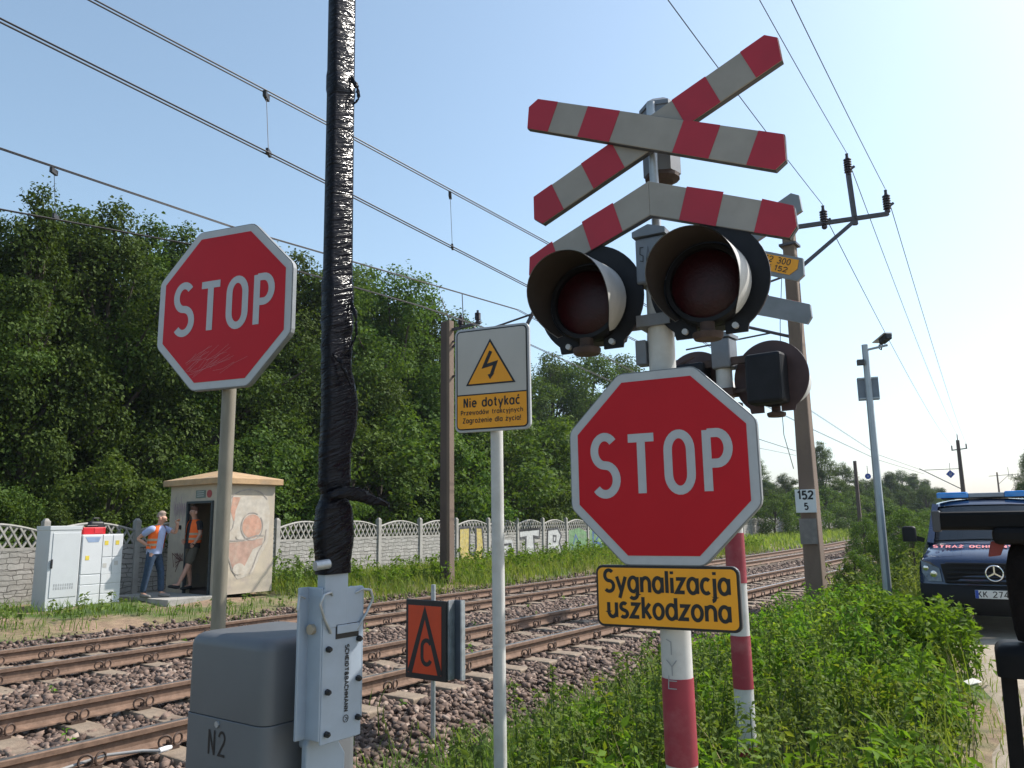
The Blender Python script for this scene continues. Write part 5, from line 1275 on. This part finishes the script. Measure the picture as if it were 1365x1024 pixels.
def tree_at(px, py, d, kind, vi, wk, label, cat='tree', group=None, **kw):
    p = at_d(px, py, d); z0 = float(gz(d)) - .1
    return place_tree(kind, vi, (p.x, p.y, z0), p.z - z0, wk, label, cat, group, **kw)
G1 = 'forest trees behind the fence'
LB = 'tall dark green tree in the forest behind the concrete fence'
LBS = {60: 'tall pointed tree whose tip stands highest at the far left', 155: 'tall leafy tree with a rounded top left of the smaller stop sign', 530: 'full leafy tree with stepped top left of the high voltage sign', 780: 'broad rounded tree between the high voltage sign and the large stop sign'}
for k, (px, py, d, kd, vi, wk) in enumerate([(-70, 300, 23, 'a', 0, 1), (-25, 285, 24, 'a', 1, 1), (18, 292, 23.5, 'a', 2, .85), (60, 254, 22.5, 'a', 1, .8), (105, 285, 25, 'a', 0, .95), (155, 272, 23.5, 'a', 2, .9), (198, 296, 24, 'a', 1, .95), (243, 308, 25, 'a', 0, .95),
        (295, 330, 24, 'a', 2, 1), (345, 335, 27, 'b', 0, .95), (400, 343, 25, 'b', 1, .95), (448, 356, 24.5, 'b', 0, .9), (484, 360, 27, 'b', 1, .95), (530, 366, 25, 'b', 0, 1), (572, 398, 26, 'b', 1, .95), (612, 432, 27, 'b', 0, .95),
        (655, 478, 30, 'b', 1, 1), (700, 490, 33, 'b', 0, 1), (735, 474, 36, 'b', 1, 1.05), (780, 468, 34, 'b', 0, 1.1), (832, 476, 38, 'b', 1, 1.05), (880, 520, 42, 'b', 0, 1.1), (935, 560, 46, 'b', 1, 1.1), (985, 600, 50, 'b', 0, 1.1)]):
    lab = LBS.get(px, LB if px < 330 else 'mid green tree in the forest right of the black boom, behind the fence')
    tree_at(px, py, d, kd, vi, wk, lab, 'tree', None if px in LBS else (G1 if px < 330 else 'mid green forest trees'))
for k, (px, py, d) in enumerate([(-40, 380, 29), (40, 370, 31), (120, 360, 30), (205, 370, 31), (285, 390, 30), (370, 400, 32), (450, 410, 31), (540, 430, 32), (625, 490, 34), (690, 520, 36), (800, 530, 42), (870, 560, 45)]):
    tree_at(px, py, d, 'a', k, 1.35, 'shaded tree of the second forest row, mostly hidden by the trees before it', 'tree', 'second row of forest trees')
# shrubs just behind the fence
SL = {150: 'sunlit round bush behind the fence between the white cabinet and the hut', 25: 'bright bush above the fence at the left edge', 700: 'bright leafy bush rising behind the high voltage sign pole', 545: 'large light green bush behind the fence right of the black boom'}
for k, (px, py, d, wk) in enumerate([(-30, 640, 18.6, 1), (25, 648, 18.8, .8), (75, 672, 18.6, .9), (112, 655, 19, .9), (150, 604, 19, .95), (205, 640, 19.6, .9), (250, 610, 20.5, 1), (305, 590, 20.5, 1), (350, 570, 20.5, 1), (395, 560, 21, 1.1), (425, 610, 20, .9), (470, 570, 21, 1.1), (505, 560, 21.5, 1), (545, 540, 21.5, 1.1), (590, 570, 21, 1), (625, 545, 22, 1.1), (665, 560, 22, 1), (700, 540, 23, 1.1), (745, 560, 23, 1.1), (790, 580, 24, 1.1), (835, 600, 25, 1.1), (880, 620, 27, 1.2), (930, 640, 29, 1.2), (985, 650, 32, 1.2)]):
    tree_at(px, py, d, 's', k, wk, SL.get(px, 'leafy bush in the row of bushes along the back of the fence'), 'bush', None if px in SL else 'bushes along the back of the fence', name='leafy_bush', mat=LF_B if (px < 140 or 200 < px < 420) else LF_C)
# trees and bushes to the right of the mast
tree_at(1092, 590, 24, 'b', 1, .85, 'tall leafy tree right of the brown mast in the middle distance', mat=LF_B)
tree_at(1122, 618, 25, 'b', 0, .9, 'rounded tree close behind the thin dark mast', mat=LF_B)
tree_at(1046, 632, 30, 'b', 0, 1.1, 'low dark tree between the large stop sign and the brown mast', mat=LF_A)
tree_at(1020, 640, 34, 'b', 1, 1.1, 'dark tree farther back at the right edge of the large stop sign', mat=LF_A)
for k, (px, py, y) in enumerate([(1150, 640, 110), (1168, 634, 125), (1185, 630, 120), (1200, 628, 135), (1217, 632, 130), (1233, 640, 145), (1247, 650, 150), (1258, 660, 160), (1140, 650, 100), (1175, 650, 95), (1205, 648, 100), (1228, 655, 115), (1268, 668, 190), (1280, 672, 220), (1300, 676, 260), (1322, 678, 280), (1345, 676, 280)]):
    p = at_y(px, py, y); place_tree('b', k, (p.x, p.y, -.3), p.z + .3, 1.25, 'distant tree of the hazy wood left of the van roof', 'tree', 'trees of the distant wood', mat=LF_A)
for k in range(24):
    px = 1002 + k * 11; y = (95, 118, 140)[k % 3]; p = at_y(px, 646 + (k * 7) % 13 - (4 if px < 1060 else 0), y)
    place_tree('b', k, (p.x, p.y, -.3), p.z + .3, 1.35, 'tree of the low dark treeline far behind the masts', 'tree', 'far low treeline', mat=LF_A)
p = at_y(1372, 600, 48); place_tree('b', 0, (p.x, p.y, 0), p.z, .7, 'tree at the right edge above the van roof', 'tree', mat=LF_A)
p = at_y(1395, 590, 60); place_tree('b', 1, (p.x, p.y, 0), p.z, .8, 'taller tree just beyond the tree at the right edge', 'tree', mat=LF_A)
for k, (px, py, d, wk) in enumerate([(1030, 655, 19, 1.2), (1065, 650, 19.5, 1.2), (1100, 648, 20, 1.2), (1135, 655, 19, 1.2), (1165, 655, 17.5, 1.2)]):
    tree_at(px, py, d, 's', k, wk, 'leafy bush growing over the far stretch of fence near the brown mast', 'bush', 'bushes over the far fence', name='leafy_bush')
for k, (px, py, y, h_, wk) in enumerate([(1213, 697, 21, 0, .8), (1166, 708, 20, 0, .7), (1203, 676, 30, 0, 1.0), (1138, 734, 17.5, 0, .8), (1185, 672, 40, 0, 1.3), (1230, 682, 46, 0, 1.4), (1252, 672, 60, 0, 1.6), (1150, 690, 34, 0, .9)]):
    p = at_y(px, py, y); dd = p.dot(N); place_tree('s', k, (p.x, p.y, -.3), p.z + .3, wk * 1.1, 'bright scrubby bush in the patch beside the camera pole', 'bush', 'scrub beside the camera pole', name='leafy_bush', mat=LF_C)

def blades(P, hgt, wid, lean, mat, name):
    n = len(P); a = rng.uniform(0, 2 * math.pi, n); dx = np.stack([np.cos(a), np.sin(a), np.zeros(n)], 1); sx = np.stack([-np.sin(a), np.cos(a), np.zeros(n)], 1)
    up = np.array([0, 0, 1.0]); h_ = (np.asarray(hgt) * rng.uniform(.55, 1.3, n))[:, None]; ln = (lean * rng.uniform(.3, 1.5, n))[:, None] * h_; w_ = (wid * rng.uniform(.7, 1.3, n))[:, None]
    lv = []
    for f, ww in ((0, 1), (.4, .9), (.75, .6), (1, .05)):
        q = P + up * (h_ * (f - .22 * f ** 3 * np.minimum(1.5, ln / h_))) + dx * ln * f ** 2; lv += [q - sx * w_ * ww * .5, q + sx * w_ * ww * .5]
    V = np.stack(lv, 1).reshape(-1, 3); o = np.arange(n)[:, None] * 8
    F = np.concatenate([o + [0, 1, 3, 2], o + [2, 3, 5, 4], o + [4, 5, 7, 6]], 0)
    tag(link(name, npmesh(name, V, F), mat), kind='stuff')
def scatter(s0, s1, d0, d1, dens, zf=None, mask=None, margin=50):
    n = int((s1 - s0) * (d1 - d0) * dens); s = rng.uniform(s0, s1, n); d = rng.uniform(d0, d1, n)
    p = WN(s, d, gz(d) - .04); k = vis_mask(p + np.array([0, 0, .3]), margin) | vis_mask(p, margin)
    if mask is not None: k &= mask(s, d)
    return p[k], s[k], d[k]
def vnoise(s, d, f, seed=0):
    return .5 + .25 * (np.sin(s * f + seed) * np.cos(d * f * 1.3 + seed * 2) + np.sin((s + d) * f * .7 + 1.3 * seed) + .0)
rng = np.random.default_rng(77)
WEED = leaf_mat('weed_leaves', (.07, .15, .013), (.125, .25, .02), (.20, .33, .04), .5, .8)
WEEDY = leaf_mat('weed_leaves_yellow', (.11, .18, .016), (.19, .28, .026), (.29, .36, .06), .5, 1.0)
WEED2 = leaf_mat('weed_leaves_dull', (.065, .12, .022), (.13, .20, .04), (.21, .28, .075), .45, 1.2)
GRS = leaf_mat('grass_blades', (.06, .115, .018), (.11, .19, .03), (.20, .27, .07), .5, .7)
GRSY = leaf_mat('grass_yellow_green', (.11, .18, .022), (.18, .26, .04), (.30, .34, .10), .5, .5)
STEMM = pm('weed_stem', (.06, .11, .03), .6)
def weeds(P, hs, name, mat, size, per, spread):
    """upright leafy plants: leaves whorled up a stem"""
    n = len(P); per_n = np.maximum(6, (per * hs / .5 * rng.uniform(.7, 1.3, n)).astype(int)); idx = np.repeat(np.arange(n), per_n); m = len(idx)
    t = rng.random(m) ** .65; lean = rng.normal(scale=.14, size=(n, 2)); a = rng.uniform(0, 6.283, m)
    r = spread * (1.1 - .75 * t) * rng.uniform(.1, 1, m); z = hs[idx] * (.08 + .95 * t)
    q = P[idx] + np.stack([lean[idx, 0] * z + r * np.cos(a), lean[idx, 1] * z + r * np.sin(a), z], 1)
    nr = np.stack([np.cos(a) * .45, np.sin(a) * .45, np.full(m, .9)], 1)
    V, F = leaf_cloud(q, nr, size, .48, droop=.5)
    tag(link(name, npmesh(name, V, F), mat), kind='stuff')
    sv = []; sf = []
    for f, ww in ((0, .006), (1, .002)):
        c = P + np.stack([lean[:, 0] * hs * f, lean[:, 1] * hs * f, hs * f], 1); sv += [c + [-ww, 0, 0], c + [ww, 0, 0], c + [0, -ww, 0], c + [0, ww, 0]]
    V = np.stack(sv, 1).reshape(-1, 3); o = np.arange(n)[:, None] * 8; F = np.concatenate([o + [0, 1, 5, 4], o + [2, 3, 7, 6]], 0)
    tag(link('weed_stems', npmesh('weed_stems', V, F), STEMM), kind='stuff')
wm = lambda s, d: (d > path_edge(s) + .1) & (d < np.interp(s, [0, 4, 6, 9, 14, 24], [3.0, 3.3, 3.9, 4.3, 4.4, 4.4]))
def patchy(P, hs, s, d, size, per, spread):
    q = .6 * vnoise(s, d, 1.7, 4) + .4 * vnoise(s, d, 4.1, 9) + rng.normal(scale=.10, size=len(s))
    for nm, m_, mt, k1, k2 in (('weeds', q < .56, WEED, 1, 1), ('yellow_weeds', (q >= .56) & (q < .69), WEEDY, .85, 1.2), ('pale_weeds', q >= .69, WEED2, .62, 1.5)):
        if m_.sum(): weeds(P[m_], hs[m_], nm, mt, size * k1, per * k2, spread)
P, s, d = scatter(2.2, 9, .2, 4.6, 66, mask=wm); hs = np.clip(.24 + .30 * vnoise(s, d, 2.1, 1) + rng.normal(scale=.11, size=len(s)), .1, .85)
hs *= np.clip((d - path_edge(s)) / .5, .3, 1) * np.clip((4.7 - d - .25 * np.clip(6 - s, 0, 3)) / 1.7, .3, 1)
patchy(P, hs, s, d, .072, 30, .09)
P, s, d = scatter(8.5, 17, .5, 4.8, 40, mask=wm); hs = np.clip(.26 + .40 * vnoise(s, d, 1.6, 1) + rng.normal(scale=.12, size=len(s)), .12, .95)
hs *= np.clip((d - path_edge(s)) / .9, .25, 1)
patchy(P, hs, s, d, .078, 28, .12)
P, s, d = scatter(2.2, 13, .2, 4.4, 9, mask=wm); hs = np.clip(.50 + .32 * rng.random(len(s)), .3, .9) * np.clip((d - path_edge(s)) / .8, .25, 1) * np.clip((4.7 - d) / 1.4, .35, 1)
weeds(P, hs, 'tall_weeds', WEED2, .045, 60, .075)
P, s, d = scatter(2.5, 16, .3, 4.6, 55, mask=lambda s, d: wm(s, d) & (vnoise(s, d, 2.7, 6) > .45)); blades(P, .52, .009, .45, GRSY, 'dry_grass')
P, s, d = scatter(2.5, 18, .3, 4.6, 5, mask=wm); blades(P, .62, .006, .35, pm('dry_stalk', (.30, .22, .11), .8), 'dry_stalks')
P, s, d = scatter(2.5, 14, .0, 2.2, 60, mask=lambda s, d: (d > path_edge(s) - .35) & (d < path_edge(s) + .5)); blades(P, .16, .008, .6, GRSY, 'path_grass')
P, s, d = scatter(17, 45, 1.5, 5.0, 14, mask=lambda s, d: d > path_edge(s) + .1); weeds(P, np.clip(.5 + .3 * rng.normal(size=len(s)), .2, 1.1), 'weeds', WEED2, .11, 20, .2)
# mound of tall weeds by the van
c0 = at_y(1200, 770, 9.3); P = np.array(c0)[None] * np.array([1, 1, 0]) + np.clip(rng.normal(size=(150, 3)), -1.7, 1.7) * np.array([.24, .6, 0]) + np.array([0, 0, -.12])
weeds(P, rng.uniform(.4, .8, 150), 'weeds', WEED, .085, 30, .14)
# grass: long blades by the near ballast, verge beyond the tracks
P, s, d = scatter(2, 9, 2.2, 4.75, 330, mask=lambda s, d: rng.random(len(s)) < np.clip((4.8 - d) / .7, 0, 1)); blades(P, .34, .011, .75, GRS, 'long_grass')
P, s, d = scatter(9, 20, 2.2, 4.7, 170); blades(P, .38, .013, .6, GRSY, 'dry_grass')
P, s, d = scatter(20, 60, 1.5, 5.2, 60); blades(P, .6, .03, .5, GRSY, 'long_grass')
vm = lambda s, d: (.5 * vnoise(s, d, 1.1, 3) + .5 * vnoise(s, d, 3.3, 5) + rng.normal(scale=.06, size=len(s)) > np.where(s < 12, .55, .25)) & ~((s > 6.9) & (s < 8.8) & (d > 15.6)) & ~((s > 8.7) & (s < 11.7) & (d > 14.5))
P, s, d = scatter(0, 18, 12.95, 17.2, 190, mask=vm); blades(P, .05 + .42 * vnoise(s, d, 4.3, 2) * vnoise(s, d, 1.9, 8), .013, .6, GRS, 'verge_grass')
P, s, d = scatter(11.5, 40, 13.0, 19.2, 120, mask=lambda s, d: d < 16.9 + .056 * s - .1); hgt = .45; blades(P, .30, .02, .5, GRSY, 'tall_verge_grass')
P, s, d = scatter(40, 110, 12.8, 23, 18); blades(P, .42, .05, .5, GRSY, 'tall_verge_grass')
P, s, d = scatter(12.5, 42, 13.6, 18.6, 7, mask=lambda s, d: d < 16.8 + .056 * s - .2); weeds(P, np.clip(.34 + .16 * rng.normal(size=len(s)), .15, .8), 'verge_weeds', WEED, .11, 24, .2)
P, s, d = scatter(2, 13, 12.9, 15.2, 3, mask=lambda s, d: vnoise(s, d, 1.1, 3) > .5); weeds(P, np.clip(.22 + .08 * rng.normal(size=len(s)), .1, .5), 'verge_weeds', WEED2, .09, 30, .12)
P, s, d = scatter(2, 14, 16.4, 17.3, 10, mask=lambda s, d: ~((s > 6.9) & (s < 11.7))); weeds(P, np.clip(.3 + .12 * rng.normal(size=len(s)), .1, .6), 'verge_weeds', WEED, .09, 30, .12)
P, s, d = scatter(11.6, 13.5, 14.5, 17, 14); weeds(P, np.clip(.45 + .2 * rng.normal(size=len(s)), .1, 1.0), 'verge_weeds', WEED2, .09, 30, .1)
P, s, d = scatter(1.5, 30, 5.5, 12.6, .5); weeds(P, np.clip(.12 + .05 * rng.normal(size=len(s)), .05, .3) , 'track_weeds', WEED, .05, 30, .05)
P, s, d = scatter(4.5, 7.2, 4.7, 6.1, 26, mask=lambda s, d: (s < 5.8)); blades(P, .3, .012, .6, GRS, 'track_grass')

# ------------------------------------------------------------------ summer haze
hz = MB().box((0, 300, 24.5), (1700, 1500, 53)).build('haze', None); hz['kind'] = 'stuff'
m = bpy.data.materials.new('haze'); m.use_nodes = True; t = m.node_tree; t.nodes.remove(t.nodes['Principled BSDF'])
pv = t.nodes.new('ShaderNodeVolumePrincipled'); pv.inputs['Color'].default_value = (.80, .88, 1, 1); pv.inputs['Density'].default_value = .00028; pv.inputs['Anisotropy'].default_value = .3
t.links.new(pv.outputs[0], t.nodes['Material Output'].inputs['Volume']); hz.data.materials.append(m)
C.cycles.volume_bounces = 0

# ------------------------------------------------------------------ small things
lit = at_z(1297, 912, -.03)
pp = MB(); pp.add([(-.09, -.03, .0), (.0, -.06, .02), (.10, -.02, .01), (.07, .05, .035), (-.05, .06, .015), (-.09, -.03, .006), (.0, -.06, .026), (.10, -.02, .016), (.07, .05, .041), (-.05, .06, .021)], [(4, 3, 2, 1, 0), (5, 6, 7, 8, 9), (0, 1, 6, 5), (1, 2, 7, 6), (2, 3, 8, 7), (3, 4, 9, 8), (4, 0, 5, 9)])
tag(pp.build('paper_scrap', pm('paper', (.6, .58, .53), .8), None, lit, .4), 'crumpled white paper scrap at the edge of the dirt path', 'litter')
ca = thing('track_cable', 'thin grey cable with a white end lying along the nearest rail', 'cable', at_z(150, 1010, -.12))
o0 = Vector(ca.location); cpts = [at_z(40, 1040, -.16), at_z(100, 1020, -.13), at_z(140, 1007, -.11), at_z(190, 1001, -.11), at_z(214, 1001, -.12)]
MB().tube([p - o0 for p in cpts], .012, 8).build('sheath', pm('cable_grey', (.30, .29, .28), .5), ca, smooth=50)
MB().tube([at_z(212, 1001, -.12) - o0, at_z(222, 998, -.12) - o0, at_z(228, 996, -.12) - o0], [.02, .022, .015], 10).build('end_cap', pm('cap_white', (.7, .7, .7), .4), ca, smooth=50)
